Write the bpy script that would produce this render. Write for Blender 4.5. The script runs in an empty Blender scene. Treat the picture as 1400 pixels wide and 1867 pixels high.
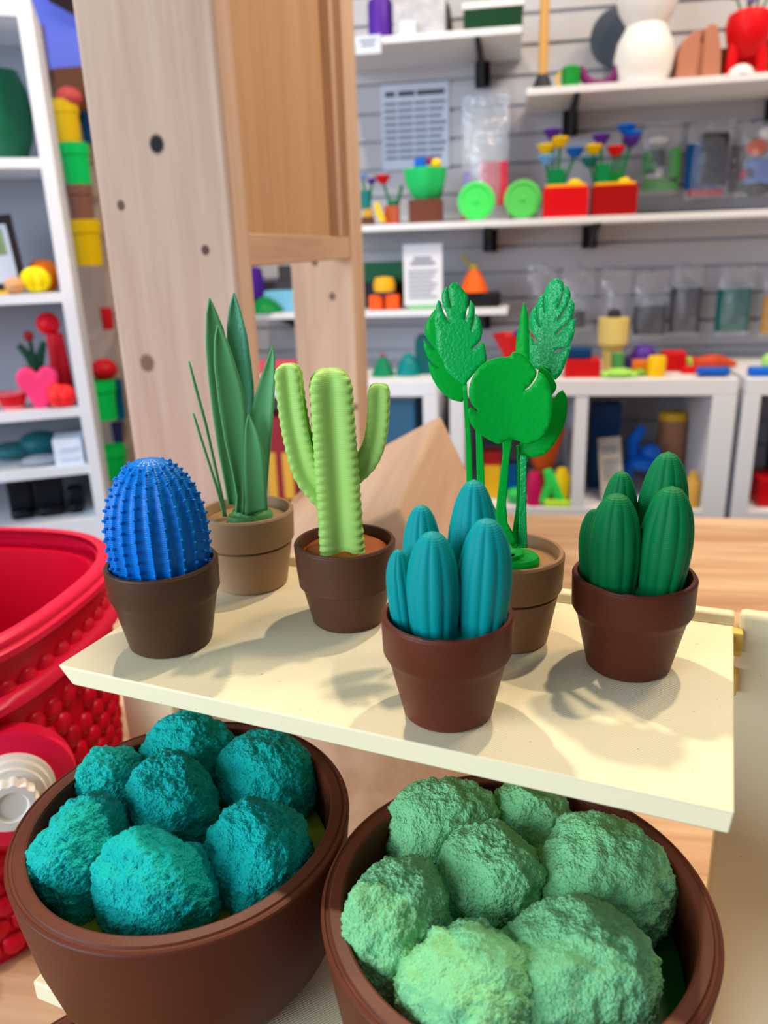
import bpy, bmesh, math, random
from mathutils import Vector, Matrix, noise
from mathutils.geometry import delaunay_2d_cdt
random.seed(7)
S = bpy.context.scene
COL = S.collection
R = math.radians
PI = math.pi
CAMZ = 1.25                       # the lens is 1.25 m above the floor
TABLE = CAMZ - .52                # table top
TRAY = CAMZ - .20                 # top of the upper tray
LOW = CAMZ - .36                  # top of the lower tray

# ------------------------------------------------------------------ camera
th, ro, ps = R(18.5), R(-2.0), R(10.0)
FW = Vector((-math.sin(ps)*math.cos(th), math.cos(ps)*math.cos(th), -math.sin(th)))
R0 = Vector((math.cos(ps), math.sin(ps), 0)); U0 = R0.cross(FW)
RT = math.cos(ro)*R0 + math.sin(ro)*U0
UP = -math.sin(ro)*R0 + math.cos(ro)*U0
EYE = Vector((0, 0, CAMZ))
FPX = 1430.0
cd = bpy.data.cameras.new('camera'); cam = bpy.data.objects.new('camera', cd); COL.objects.link(cam)
cam.matrix_world = Matrix(((RT.x, UP.x, -FW.x, 0), (RT.y, UP.y, -FW.y, 0), (RT.z, UP.z, -FW.z, CAMZ), (0, 0, 0, 1)))
cd.sensor_fit = 'VERTICAL'; cd.sensor_height = 36.0; cd.lens = FPX/1867*36.0
cd.clip_start = .02; cd.clip_end = 30
cd.dof.use_dof = True; cd.dof.focus_distance = .385; cd.dof.aperture_fstop = 8.0
S.camera = cam

# ------------------------------------------------------------------ light and exposure
S.view_settings.view_transform = 'Standard'; S.view_settings.look = 'None'
S.view_settings.exposure = 0.0; S.view_settings.gamma = 1.0
S.view_settings.use_curve_mapping = False
W = bpy.data.worlds.new('world'); S.world = W; W.use_nodes = True
W.node_tree.nodes['Background'].inputs[0].default_value = (.80, .86, 1.0, 1)
W.node_tree.nodes['Background'].inputs[1].default_value = .25

def area(name, loc, target, size, watts, col, sizey=None, shape='RECTANGLE'):
    l = bpy.data.lights.new(name, 'AREA'); l.shape = shape; l.size = size; l.size_y = sizey or size
    l.energy = watts; l.color = col
    o = bpy.data.objects.new(name, l); COL.objects.link(o); o.location = loc
    o.rotation_euler = (Vector(target)-Vector(loc)).to_track_quat('-Z', 'Y').to_euler()
    return o
WARM = (1.0, .85, .65)
area('ceiling_lamp', (-.62, 1.25, 2.75), (-.1, .45, TRAY), .06, 28, WARM, shape='DISK')
area('ceiling_lamp', (.40, 1.05, 2.75), (0, .4, TRAY), .06, 16, WARM, shape='DISK')
area('ceiling_lamp', (1.1, 1.2, 2.85), (.5, 2.3, 1.4), .5, 27, (1, .78, .54), shape='DISK')
area('shop_window', (-2.0, -1.4, 1.75), (-.1, 1.0, 1.0), 2.2, 112, (.70, .84, 1.0), 1.7)

# ------------------------------------------------------------------ helpers
def lin(c):
    c = c/255.0
    return c/12.92 if c <= .04045 else ((c+.055)/1.055)**2.4
def rgb(r, g, b): return (lin(r), lin(g), lin(b), 1)

_m = {}
def mat(key, c, rough=.45, bump=0, scale=400, detail=2, spec=.2, trans=0, layers=0, coat=0, var=0):
    """plain printed or moulded plastic; bump = fine grain, layers = print layer lines"""
    if key in _m: return _m[key]
    m = bpy.data.materials.new(key); m.use_nodes = True
    nt = m.node_tree; b = nt.nodes['Principled BSDF']
    b.inputs['Base Color'].default_value = rgb(*c); b.inputs['Roughness'].default_value = rough
    b.inputs['Specular IOR Level'].default_value = spec
    if coat: b.inputs['Coat Weight'].default_value = coat
    tc = nt.nodes.new('ShaderNodeTexCoord')
    nrm = None
    if var:
        n = nt.nodes.new('ShaderNodeTexNoise'); n.inputs['Scale'].default_value = var[1]; n.inputs['Detail'].default_value = 4
        nt.links.new(tc.outputs['Object'], n.inputs['Vector'])
        x = nt.nodes.new('ShaderNodeMix'); x.data_type = 'RGBA'
        x.inputs[6].default_value = rgb(*c); x.inputs[7].default_value = rgb(*var[0])
        nt.links.new(n.outputs['Fac'], x.inputs[0]); nt.links.new(x.outputs[2], b.inputs['Base Color'])
    if bump:
        n = nt.nodes.new('ShaderNodeTexNoise'); n.inputs['Scale'].default_value = scale; n.inputs['Detail'].default_value = detail
        nt.links.new(tc.outputs['Object'], n.inputs['Vector'])
        k = nt.nodes.new('ShaderNodeBump'); k.inputs['Strength'].default_value = min(1, bump); k.inputs['Distance'].default_value = .0022 if bump >= 1 else .001
        nt.links.new(n.outputs['Fac'], k.inputs['Height']); nrm = k
    if layers:
        w = nt.nodes.new('ShaderNodeTexWave'); w.wave_type = 'BANDS'; w.bands_direction = 'Z'
        w.inputs['Scale'].default_value = layers; w.inputs['Distortion'].default_value = .3
        nt.links.new(tc.outputs['Object'], w.inputs['Vector'])
        k = nt.nodes.new('ShaderNodeBump'); k.inputs['Strength'].default_value = .22; k.inputs['Distance'].default_value = .0003
        nt.links.new(w.outputs['Fac'], k.inputs['Height'])
        if nrm: nt.links.new(nrm.outputs['Normal'], k.inputs['Normal'])
        nrm = k
    if nrm: nt.links.new(nrm.outputs['Normal'], b.inputs['Normal'])
    if trans:
        t = nt.nodes.new('ShaderNodeBsdfTranslucent'); t.inputs['Color'].default_value = rgb(*c)
        mx = nt.nodes.new('ShaderNodeMixShader'); mx.inputs[0].default_value = trans
        nt.links.new(b.outputs[0], mx.inputs[1]); nt.links.new(t.outputs[0], mx.inputs[2])
        nt.links.new(mx.outputs[0], nt.nodes['Material Output'].inputs['Surface'])
    _m[key] = m
    return m

def wood(key, c1, c2, axis='Z', scale=1.0, knots=(), rough=.6):
    """pine or butcher block: noise stretched along the grain, knots at given spots (object space)"""
    if key in _m: return _m[key]
    m = bpy.data.materials.new(key); m.use_nodes = True
    nt = m.node_tree; b = nt.nodes['Principled BSDF']; b.inputs['Roughness'].default_value = rough; b.inputs['Specular IOR Level'].default_value = .2
    tc = nt.nodes.new('ShaderNodeTexCoord'); mp = nt.nodes.new('ShaderNodeMapping')
    st = {'X': (.06, 1, 1), 'Y': (1, .06, 1), 'Z': (1, 1, .06)}[axis]
    mp.inputs['Scale'].default_value = [s*scale for s in st]
    nt.links.new(tc.outputs['Object'], mp.inputs['Vector'])
    n1 = nt.nodes.new('ShaderNodeTexNoise'); n1.inputs['Scale'].default_value = 26; n1.inputs['Detail'].default_value = 5; n1.inputs['Distortion'].default_value = .6
    nt.links.new(mp.outputs[0], n1.inputs['Vector'])
    n2 = nt.nodes.new('ShaderNodeTexNoise'); n2.inputs['Scale'].default_value = 140; n2.inputs['Detail'].default_value = 3
    nt.links.new(mp.outputs[0], n2.inputs['Vector'])
    ad = nt.nodes.new('ShaderNodeMath'); ad.operation = 'MULTIPLY_ADD'; ad.inputs[1].default_value = .35
    nt.links.new(n2.outputs['Fac'], ad.inputs[0]); nt.links.new(n1.outputs['Fac'], ad.inputs[2])
    r = nt.nodes.new('ShaderNodeValToRGB'); r.color_ramp.elements[0].position = .45; r.color_ramp.elements[1].position = .85
    r.color_ramp.elements[0].color = rgb(*c1); r.color_ramp.elements[1].color = rgb(*c2)
    nt.links.new(ad.outputs[0], r.inputs[0])
    last = r.outputs[0]
    for (kx, ky, kz, kr, kc) in knots:
        mp2 = nt.nodes.new('ShaderNodeMapping'); mp2.inputs['Location'].default_value = (-kx, -ky, -kz*.85); mp2.inputs['Scale'].default_value = (1, 1, .85)
        nt.links.new(tc.outputs['Object'], mp2.inputs['Vector'])
        ln = nt.nodes.new('ShaderNodeVectorMath'); ln.operation = 'LENGTH'; nt.links.new(mp2.outputs[0], ln.inputs[0])
        mr = nt.nodes.new('ShaderNodeMapRange'); mr.inputs[1].default_value = kr*.75; mr.inputs[2].default_value = kr*1.25; mr.inputs[3].default_value = 1; mr.inputs[4].default_value = 0
        nt.links.new(ln.outputs['Value'], mr.inputs[0])
        x = nt.nodes.new('ShaderNodeMix'); x.data_type = 'RGBA'; x.inputs[7].default_value = rgb(*kc)
        nt.links.new(mr.outputs[0], x.inputs[0]); nt.links.new(last, x.inputs[6]); last = x.outputs[2]
    nt.links.new(last, b.inputs['Base Color'])
    k = nt.nodes.new('ShaderNodeBump'); k.inputs['Strength'].default_value = .12; k.inputs['Distance'].default_value = .002
    nt.links.new(ad.outputs[0], k.inputs['Height']); nt.links.new(k.outputs[0], b.inputs['Normal'])
    _m[key] = m
    return m

def clear_plastic(key='clear_bag_film', haze=.09):
    if key in _m: return _m[key]
    m = bpy.data.materials.new(key); m.use_nodes = True; nt = m.node_tree
    g = nt.nodes.new('ShaderNodeBsdfGlossy'); g.inputs['Roughness'].default_value = .18
    d = nt.nodes.new('ShaderNodeBsdfDiffuse'); d.inputs[0].default_value = rgb(215, 225, 240)
    t = nt.nodes.new('ShaderNodeBsdfTransparent')
    tc = nt.nodes.new('ShaderNodeTexCoord'); n = nt.nodes.new('ShaderNodeTexNoise'); n.inputs['Scale'].default_value = 45; n.inputs['Distortion'].default_value = 1.5
    nt.links.new(tc.outputs['Object'], n.inputs['Vector'])
    bp = nt.nodes.new('ShaderNodeBump'); bp.inputs['Strength'].default_value = .6; bp.inputs['Distance'].default_value = .01
    nt.links.new(n.outputs['Fac'], bp.inputs['Height']); nt.links.new(bp.outputs[0], g.inputs['Normal'])
    m1 = nt.nodes.new('ShaderNodeMixShader'); m1.inputs[0].default_value = haze
    nt.links.new(t.outputs[0], m1.inputs[1]); nt.links.new(d.outputs[0], m1.inputs[2])
    m2 = nt.nodes.new('ShaderNodeMixShader'); m2.inputs[0].default_value = .12
    nt.links.new(m1.outputs[0], m2.inputs[1]); nt.links.new(g.outputs[0], m2.inputs[2])
    nt.links.new(m2.outputs[0], nt.nodes['Material Output'].inputs['Surface'])
    _m[key] = m
    return m

class G:
    """collects simple shapes into one mesh"""
    def __init__(s): s.v = []; s.f = []
    def add(s, vs, fs, M=None):
        o = len(s.v)
        s.v += [tuple(M @ Vector(p)) if M else tuple(p) for p in vs]
        s.f += [tuple(i+o for i in f) for f in fs]; return s
    def box(s, x0, x1, y0, y1, z0, z1, M=None):
        v = [(x, y, z) for z in (z0, z1) for y in (y0, y1) for x in (x0, x1)]
        return s.add(v, [(0, 2, 3, 1), (4, 5, 7, 6), (0, 1, 5, 4), (2, 6, 7, 3), (0, 4, 6, 2), (1, 3, 7, 5)], M)
    def prism(s, pts, y0, y1, M=None):
        """outline in x,z pushed from y0 to y1"""
        n = len(pts); v = [(x, y0, z) for x, z in pts]+[(x, y1, z) for x, z in pts]
        f = [tuple(range(n)), tuple(range(2*n-1, n-1, -1))]+[(i, i+n, (i+1) % n+n, (i+1) % n) for i in range(n)]
        return s.add(v, f, M)
    def lathe(s, prof, n=32, M=None, fn=None):
        v = []; f = []; k = len(prof)
        for j, (r, z) in enumerate(prof):
            for i in range(n):
                a = 2*PI*i/n; q = r if fn is None else fn(r, z, a)
                v.append((q*math.cos(a), q*math.sin(a), z))
        for j in range(k-1):
            for i in range(n): f.append((j*n+i, j*n+(i+1) % n, (j+1)*n+(i+1) % n, (j+1)*n+i))
        if prof[0][0] > 1e-6: f.append(tuple(range(n-1, -1, -1)))
        if prof[-1][0] > 1e-6: f.append(tuple((k-1)*n+i for i in range(n)))
        return s.add(v, f, M)
    def ell(s, c, rx, ry=None, rz=None, n=24, m=12, M=None):
        ry = ry or rx; rz = rz or rx
        pr = [(max(math.sin(PI*j/m), 1e-7), -math.cos(PI*j/m)) for j in range(m+1)]
        T = Matrix.Translation(c) @ Matrix.Diagonal((rx, ry, rz, 1))
        return s.lathe(pr, n, (M @ T) if M else T)
    def tube(s, path, rad, n=12, star=None, M=None, closed_caps=True):
        P = [Vector(p) for p in path]; k = len(P)
        rr = rad if isinstance(rad, (list, tuple)) else [rad]*k
        v = []; f = []; nrm = None
        for j in range(k):
            t = (P[min(j+1, k-1)]-P[max(j-1, 0)]).normalized()
            if nrm is None:
                nrm = Vector((1, 0, 0)) if abs(t.x) < .9 else Vector((0, 1, 0))
            nrm = (nrm-t*nrm.dot(t)).normalized(); bn = t.cross(nrm)
            for i in range(n):
                a = 2*PI*i/n; q = rr[j]*(star(a, j) if star else 1)
                v.append(P[j]+q*(math.cos(a)*nrm+math.sin(a)*bn))
        for j in range(k-1):
            for i in range(n): f.append((j*n+i, j*n+(i+1) % n, (j+1)*n+(i+1) % n, (j+1)*n+i))
        if closed_caps: f += [tuple(range(n-1, -1, -1)), tuple((k-1)*n+i for i in range(n))]
        return s.add(v, f, M)

def obj(name, g, m, parent=None, loc=(0, 0, 0), rot=(0, 0, 0), bevel=0, smooth=35, solid=0, label=None, seg=2):
    me = bpy.data.meshes.new(name); me.from_pydata([tuple(p) for p in g.v], [], g.f)
    me.validate(); me.update()
    me.polygons.foreach_set('use_smooth', [True]*len(me.polygons)); me.set_sharp_from_angle(angle=R(smooth))
    me.materials.append(m)
    o = bpy.data.objects.new(name, me); COL.objects.link(o)
    o.location = loc; o.rotation_euler = rot
    if parent: o.parent = parent
    if solid:
        d = o.modifiers.new('thick', 'SOLIDIFY'); d.thickness = solid; d.offset = 0
    if bevel:
        d = o.modifiers.new('edge', 'BEVEL'); d.width = bevel; d.segments = seg; d.limit_method = 'ANGLE'; d.angle_limit = R(40)
    if label: o['label'] = label
    return o
def tag(o, label, cat, group=None):
    o['label'] = label; o['category'] = cat
    if group: o['group'] = group
    return o
def thing(name, label, cat, loc, rz=0, group=None):
    o = bpy.data.objects.new(name, None); COL.objects.link(o); o.empty_display_size = .02
    o.location = loc; o.rotation_euler = (0, 0, rz)
    return tag(o, label, cat, group)
def struct(name, g, m, **k):
    o = obj(name, g, m, **k); o['kind'] = 'structure'; return o

# sight lines of the photograph, used to read real places off real planes
def ray(px, py): return (FPX*FW+(px-700)*RT-(py-933.5)*UP).normalized()
def on_y(px, py, Y): d = ray(px, py); return EYE+d*(Y/d.y)
def on_z(px, py, Z): d = ray(px, py); return EYE+d*((Z-CAMZ)/d.z)
def on_plane(px, py, P0, n): d = ray(px, py); return EYE+d*((Vector(P0)-EYE).dot(n)/d.dot(n))

# ------------------------------------------------------------------ materials of the room
M_white = mat('white_laminate', (226, 228, 234), .45)
M_slat = mat('slatwall_grey', (190, 189, 194), .5)
M_cream = None
PINE = lambda k, ax='Z', kn=(): wood(k, (176, 142, 116), (205, 172, 143), ax, 1.0, kn)

# ------------------------------------------------------------------ the room
WALL = 2.33
struct('floor', G().box(-3.2, 3.2, -2.5, WALL, -.05, 0), wood('floor_boards', (120, 92, 70), (150, 118, 90), 'X', .7))
g = G(); z = CAMZ+.413-.07*24
while z < CAMZ+1.3:
    g.box(-1.18, 2.6, WALL, WALL+.05, z+.009, z+.07); g.box(-1.18, 2.6, WALL+.013, WALL+.05, z, z+.009)
    z += .07
struct('wall_back', g, M_slat)
struct('wall_side', G().box(-3.2, -1.18, WALL, WALL+.05, 0, CAMZ+1.3), mat('beige_paint', (186, 164, 150), .7))
struct('trim_1', G().box(-1.42, -1.19, WALL-.03, WALL, CAMZ+.51, CAMZ+.80), mat('periwinkle_lit', (118, 132, 246), .6))  # violet light on the wall is put into this panel's flat colour
struct('trim_2', G().prism([(-1.27, .665), (-1.19, .62), (-1.19, .80), (-1.27, .80)], WALL-.06, WALL-.03), mat('dark_beam', (48, 34, 30), .7), loc=(0, 0, CAMZ))
struct('trim_3', G().box(-1.30, -1.19, WALL-.04, WALL, CAMZ+.40, CAMZ+.51), mat('brown_beam', (120, 76, 54), .7))
struct('trim_4', G().box(-1.345, -1.315, WALL-.045, WALL-.03, CAMZ+.40, CAMZ+.62), mat('taupe_strip', (150, 134, 130), .7))

# ------------------------------------------------------------------ work table
t = thing('work_table', 'long honey coloured butcher block table carrying the plant stand', 'table', (0, 0, 0))
obj('table_top', G().box(-.63, 1.15, .02, 1.54, TABLE-.04, TABLE), wood('butcher_block', (178, 130, 94), (222, 188, 150), 'X', .8, rough=.42), t, bevel=.004)
for x in (-.57, 1.05):
    for y in (.12, 1.44): obj('leg', G().box(x-.04, x+.04, y-.04, y+.04, 0, TABLE-.04), PINE('pine_leg'), t)

# ------------------------------------------------------------------ pine display frame on the table
kn = [(0, 0, .619, .007, (10, 8, 8)), (-.043, 0, .568, .004, (98, 72, 58)), (.037, 0, .525, .004, (92, 66, 54)), (-.037, 0, .419, .0075, (124, 92, 74))]
fx, fz = -.333, TABLE
fr = thing('pine_frame', 'tall pale pine frame with a knotty front post and recessed side panel', 'frame', (fx, .75, fz))
fr_h = 1.10
obj('post', G().box(-.066, .067, 0, .047, 0, fr_h), wood('pine_front', (186, 152, 128), (208, 178, 154), 'Z', 1, kn), fr, bevel=.005)
kn2 = [(.005, .55, .504, .006, (110, 84, 70)), (.031, .55, .45, .006, (112, 86, 72)), (.060, .55, .267, .006, (122, 94, 78))]
obj('post', G().box(-.036, .067, .547, .642, 0, fr_h), wood('pine_rear', (192, 158, 132), (214, 182, 154), 'Z', 1, kn2), fr, bevel=.002)
obj('side_panel', G().box(.035, .050, .048, .545, .540, fr_h), wood('pine_panel', (176, 134, 98), (196, 156, 118), 'Z', .6), fr)
obj('bottom_rail', G().box(.035, .064, .048, .546, .508, .540), PINE('pine_rail', 'Y'), fr, bevel=.0015)
obj('trim_strip', G().box(.050, .064, .475, .500, .540, fr_h), PINE('pine_strip'), fr, bevel=.0015)

# triangular pine riser behind the pots
tr = [(-.083, CAMZ-.175), (-.250, CAMZ-.2655), (-.250, TABLE), (.075, TABLE)]
g = G().prism(tr, .53, .85)
tag(obj('wooden_riser', g, wood('pine_riser', (196, 158, 128), (218, 184, 152), 'Y', 1, [(-.05, .62, CAMZ-.25, .007, (170, 128, 96))]), bevel=.004), 'pointed roof shaped pine block behind the lime cactus', 'riser')

# ------------------------------------------------------------------ white cubby units
def cubby(x0, x1, label, side_r=.05, div=None):
    t = thing('cubby_shelf', label, 'cubby shelf', (x0, 1.93, 0), 0, 'white cubby units under the slatwall')
    w = x1-x0; top = CAMZ-.311; D = .385
    obj('top_board', G().box(0, w, 0, D, top-.04, top), M_white, t, bevel=.002)
    obj('side_board', G().box(0, .036, 0, D, 0, top-.04), M_white, t, bevel=.002)
    obj('side_board', G().box(w-side_r, w, 0, D, 0, top-.04), M_white, t, bevel=.002)
    obj('middle_shelf', G().box(.036, w-side_r, 0, D, top-.36, top-.325), M_white, t)
    obj('bottom_board', G().box(.036, w-side_r, 0, D, 0, .05), M_white, t)
    for d in div or []: obj('divider', G().box(d-x0, d-x0+.03, .002, D, .05, top-.04), M_white, t)
    return t
cubby(-.90, -.196, 'white cubby unit behind the pine frame, left of the others', .036, [-.56])
cubby(-.165, .507, 'white cubby unit in the middle holding a blue balloon toy', .054, [.139])
cubby(.523, 1.25, 'white cubby unit at the right edge of the photo', .036, [.88])
CT = CAMZ-.311; CB = CAMZ-.636

# ------------------------------------------------------------------ wall shelves with brackets
M_black = mat('black_metal', (18, 18, 20), .5)
def wshelf(x0, x1, z, label, br):
    t = thing('wall_shelf', label, 'shelf', (x0, 2.05, CAMZ+z), 0, 'white shelves on the slatwall')
    obj('board', G().box(0, x1-x0, 0, WALL-2.05, -.0155, 0), M_white, t, bevel=.001)
    for b in br:
        g = G().prism([(0, -.016), (.28, -.016), (.28, -.075), (.245, -.075)], -.006, .006, Matrix.Translation((b-x0, 0, 0)) @ Matrix.Rotation(PI/2, 4, 'Z') @ Matrix.Translation((0, 0, 0)))
        g.box(b-x0-.019, b-x0+.019, .255, .279, -.075, -.017)
        obj('bracket', g, M_black, t, label='black metal bracket')
ZA, ZB, ZC, ZD = .469, .341, .059, -.150
wshelf(-.46, -.007, ZA, 'short white shelf highest on the wall, holding a green box', [-.107])
wshelf(.006, .80, ZB, 'white shelf at upper right holding the white gourd vase', [.121, .62])
wshelf(-.50, .80, ZC, 'long white shelf holding the two red flower boxes', [-.083, .184])
wshelf(-.74, -.029, ZD, 'low white shelf behind the pine frame holding a card sign', [-.62, -.10])

# ------------------------------------------------------------------ tall white bookcase on the left, turned towards the room
BA = R(27); BP = Vector((-.905, 1.55, 0)); BU = Vector((math.cos(BA), math.sin(BA), 0)); BB = Vector((-math.sin(BA), math.cos(BA), 0))
BW = .62; BD = .24; o = BP-BU*BW
t = thing('bookcase', 'tall white bookcase at the left edge with red figures inside', 'bookcase', (o.x, o.y, 0), BA)
for x in (0, BW-.026): obj('side_board', G().box(x, x+.026, 0, BD, 0, CAMZ+.475), M_white, t, bevel=.0015)
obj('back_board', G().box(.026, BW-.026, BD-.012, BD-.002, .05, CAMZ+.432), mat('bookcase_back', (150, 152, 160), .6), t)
obj('top_board', G().box(.026, BW-.026, 0, BD-.012, CAMZ+.432, CAMZ+.475), M_white, t)
BS = [.192, -.062, -.300, -.428]
for z in BS: obj('shelf', G().box(.026, BW-.026, .002, BD-.012, CAMZ+z-.019, CAMZ+z), M_white, t)
obj('bottom_board', G().box(.026, BW-.026, .002, BD-.012, CAMZ-.70, CAMZ-.553), M_white, t)
obj('plinth', G().box(.026, BW-.026, .03, BD-.012, 0, CAMZ-.70), M_white, t)

# ------------------------------------------------------------------ cream printed plant stand
def cream():
    m = mat('cream_print', (244, 229, 188), .5)
    nt = m.node_tree; b = nt.nodes['Principled BSDF']
    tc = nt.nodes.new('ShaderNodeTexCoord'); mp = nt.nodes.new('ShaderNodeMapping'); mp.inputs['Rotation'].default_value = (0, 0, R(38))
    nt.links.new(tc.outputs['Object'], mp.inputs['Vector'])
    w = nt.nodes.new('ShaderNodeTexWave'); w.inputs['Scale'].default_value = 260; w.inputs['Distortion'].default_value = .8
    nt.links.new(mp.outputs[0], w.inputs['Vector'])
    n = nt.nodes.new('ShaderNodeTexNoise'); n.inputs['Scale'].default_value = 25
    nt.links.new(tc.outputs['Object'], n.inputs['Vector'])
    mu = nt.nodes.new('ShaderNodeMath'); mu.operation = 'MULTIPLY'; nt.links.new(w.outputs['Fac'], mu.inputs[0]); nt.links.new(n.outputs['Fac'], mu.inputs[1])
    ge = nt.nodes.new('ShaderNodeNewGeometry'); sx = nt.nodes.new('ShaderNodeSeparateXYZ'); nt.links.new(ge.outputs['True Normal'], sx.inputs[0])
    top = nt.nodes.new('ShaderNodeMath'); top.operation = 'GREATER_THAN'; top.inputs[1].default_value = .998; nt.links.new(sx.outputs[2], top.inputs[0])
    m2 = nt.nodes.new('ShaderNodeMath'); m2.operation = 'MULTIPLY'; nt.links.new(mu.outputs[0], m2.inputs[0]); nt.links.new(top.outputs[0], m2.inputs[1]); mu = m2
    k = nt.nodes.new('ShaderNodeBump'); k.inputs['Strength'].default_value = .45; k.inputs['Distance'].default_value = .0008
    nt.links.new(mu.outputs[0], k.inputs['Height']); nt.links.new(k.outputs[0], b.inputs['Normal'])
    # small dust marks
    n3 = nt.nodes.new('ShaderNodeTexNoise'); n3.inputs['Scale'].default_value = 380; n3.inputs['Detail'].default_value = 1
    nt.links.new(tc.outputs['Object'], n3.inputs['Vector'])
    mr = nt.nodes.new('ShaderNodeMapRange'); mr.inputs[1].default_value = .775; mr.inputs[2].default_value = .83; nt.links.new(n3.outputs['Fac'], mr.inputs[0])
    x = nt.nodes.new('ShaderNodeMix'); x.data_type = 'RGBA'; x.inputs[6].default_value = rgb(244, 229, 188); x.inputs[7].default_value = rgb(176, 160, 128)
    nt.links.new(mr.outputs[0], x.inputs[0]); nt.links.new(x.outputs[2], b.inputs['Base Color'])
    return m
M_cream = cream()
SA = R(-13.317); TRAY += .0002
SX, SY = -.23362, .32899           # front left corner of the upper tray and its turn
TU = Vector((math.cos(SA), math.sin(SA), 0)); TV = Vector((-math.sin(SA), math.cos(SA), 0))
def T(u, v, z=0): return Vector((SX, SY, 0))+u*TU+v*TV+Vector((0, 0, z))
L = .3242
t = thing('plant_stand', 'cream printed tiered stand carrying the six small pots and two bowls', 'plant stand', (SX, SY, TABLE), SA)
h = .32
g = G()                                                 # tray slab, its left end and front undercut
vt = [(0, 0), (L, 0), (L, .168), (0, .168)]; vb = [(.0075, .0005), (L-.001, .0005), (L-.001, .168), (.0075, .168)]
g.add([(x, y, h) for x, y in vt]+[(x, y, h-.0105) for x, y in vb], [(0, 1, 2, 3), (7, 6, 5, 4), (0, 4, 5, 1), (1, 5, 6, 2), (2, 6, 7, 3), (3, 7, 4, 0)])
up = obj('upper_tray', g, M_cream, t, bevel=.0009)
obj('back_rim', G().prism([(.158, h-.0002), (.1605, h+.0055), (.168, h+.0055), (.168, h-.0002)], 0, L, Matrix(((0, 1, 0, 0), (1, 0, 0, 0), (0, 0, 1, 0), (0, 0, 0, 1)))), M_cream, up, bevel=.0012)
obj('lower_tray', G().box(0, .330, -.053, .100, h-.172, h-.160), M_cream, t, bevel=.001)
obj('riser_panel', G().box(.012, .318, .084, .094, 0, h-.1715), M_cream, t)
sp = obj('side_panel', G().box(.3265, .47, .157, .167, 0, h+.0085), M_cream, t, bevel=.003)
obj('side_panel', G().box(-.115, -.066, .158, .166, 0, h-.088), M_cream, t, bevel=.001)
for z in (h-.006, h-.030): obj('clip', G().box(.3225, .3290, .150, .158, z-.008, z+.006), mat('yellow_clip', (236, 200, 96), .5), sp, bevel=.001)

obj('cross_bar', G().box(-.115, .47, .1672, .176, 0, .03), M_cream, t)

# ------------------------------------------------------------------ pots
def pot_geo(Rm=.029, r=.0202, H=.049, kind='plain'):
    hc = H*.56; rb = r+(Rm-r)*.66
    p = [(0, 0), (r-.0012, 0), (r, .0012)]
    if kind == 'gap':
        p += [(rb, hc), (rb-.002, hc+.0002), (rb-.002, hc+.0016), (Rm-.0016, hc+.0018), (Rm-.0008, hc+.0030)]
    elif kind == 'step':
        p += [(rb-.0006, hc-.004), (rb+.0012, hc-.003), (rb+.0012, hc), (Rm-.0008, hc+.0045)]
    else:
        p += [(rb, hc), (Rm-.0016, hc+.0022), (Rm-.0004, hc+.0045)]
    p += [(Rm, H-.0012), (Rm-.0008, H), (Rm-.0024, H), (Rm-.0030, H-.0010), (Rm-.0042, H-.013), (0, H-.014)]
    return G().lathe(p, 96)
def seat(x, y): return math.atan2(y, x)-PI/2
def potted(name, label, x, y, colour, key, kind='plain', **k):
    t = thing(name, label, 'potted plant', (x, y, TRAY), seat(x, y), 'small printed pots on the cream tray')
    obj('pot', pot_geo(kind=kind, **k), mat(key, colour, .42, .05, 900, 1, layers=330), t, smooth=32)
    return t

# blue globe cactus
t = potted('globe_cactus', 'ribbed blue globe cactus with spikes in a dark brown pot', -.1847, .3615, (80, 54, 36), 'olive_brown_pot', Rm=.0296, r=.0222, H=.0475)
g = G(); NR = 22; zc = .062; rz = .0415; rx = .0262
def egg(s):                                             # s 0..1 bottom to top -> radius, z
    z = .034+s*(.1035-.034)
    q = (z-.060)/(.1035-.060) if z > .060 else (.060-z)/.055
    return rx*math.sqrt(max(0, 1-abs(q)**2.15)), z
prof = [(max(egg(i/48)[0], 1e-5), egg(i/48)[1]) for i in range(49)]
g.lathe(prof, NR*8, None, lambda r, z, a: r*(1-.085*abs(math.sin(a*NR/2))**.8 if r > .004 else 1))
for i in range(NR):
    a = 2*PI*(i)/NR
    for j in range(12):
        s = .14+j*.078+(.026 if i % 2 else 0)
        if s > .985: continue
        r, z = egg(s)
        if r < .0035: continue
        r2, z2 = egg(min(1, s+.01)); nz = max(0, (r-r2))/max(1e-4, (z2-z)); n = Vector((math.cos(a), math.sin(a), nz)).normalized()
        q = n.to_track_quat('Z', 'Y').to_matrix().to_4x4()
        g.lathe([(.0010, -.0006), (.0009, .0005), (.0006, .0012), (.0000001, .0014)], 7, Matrix.Translation((r*math.cos(a), r*math.sin(a), z)) @ q)
obj('cactus', g, mat('blue_print', (0, 112, 200), .33, .08, 700, 1, layers=300), t, smooth=50)

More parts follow.
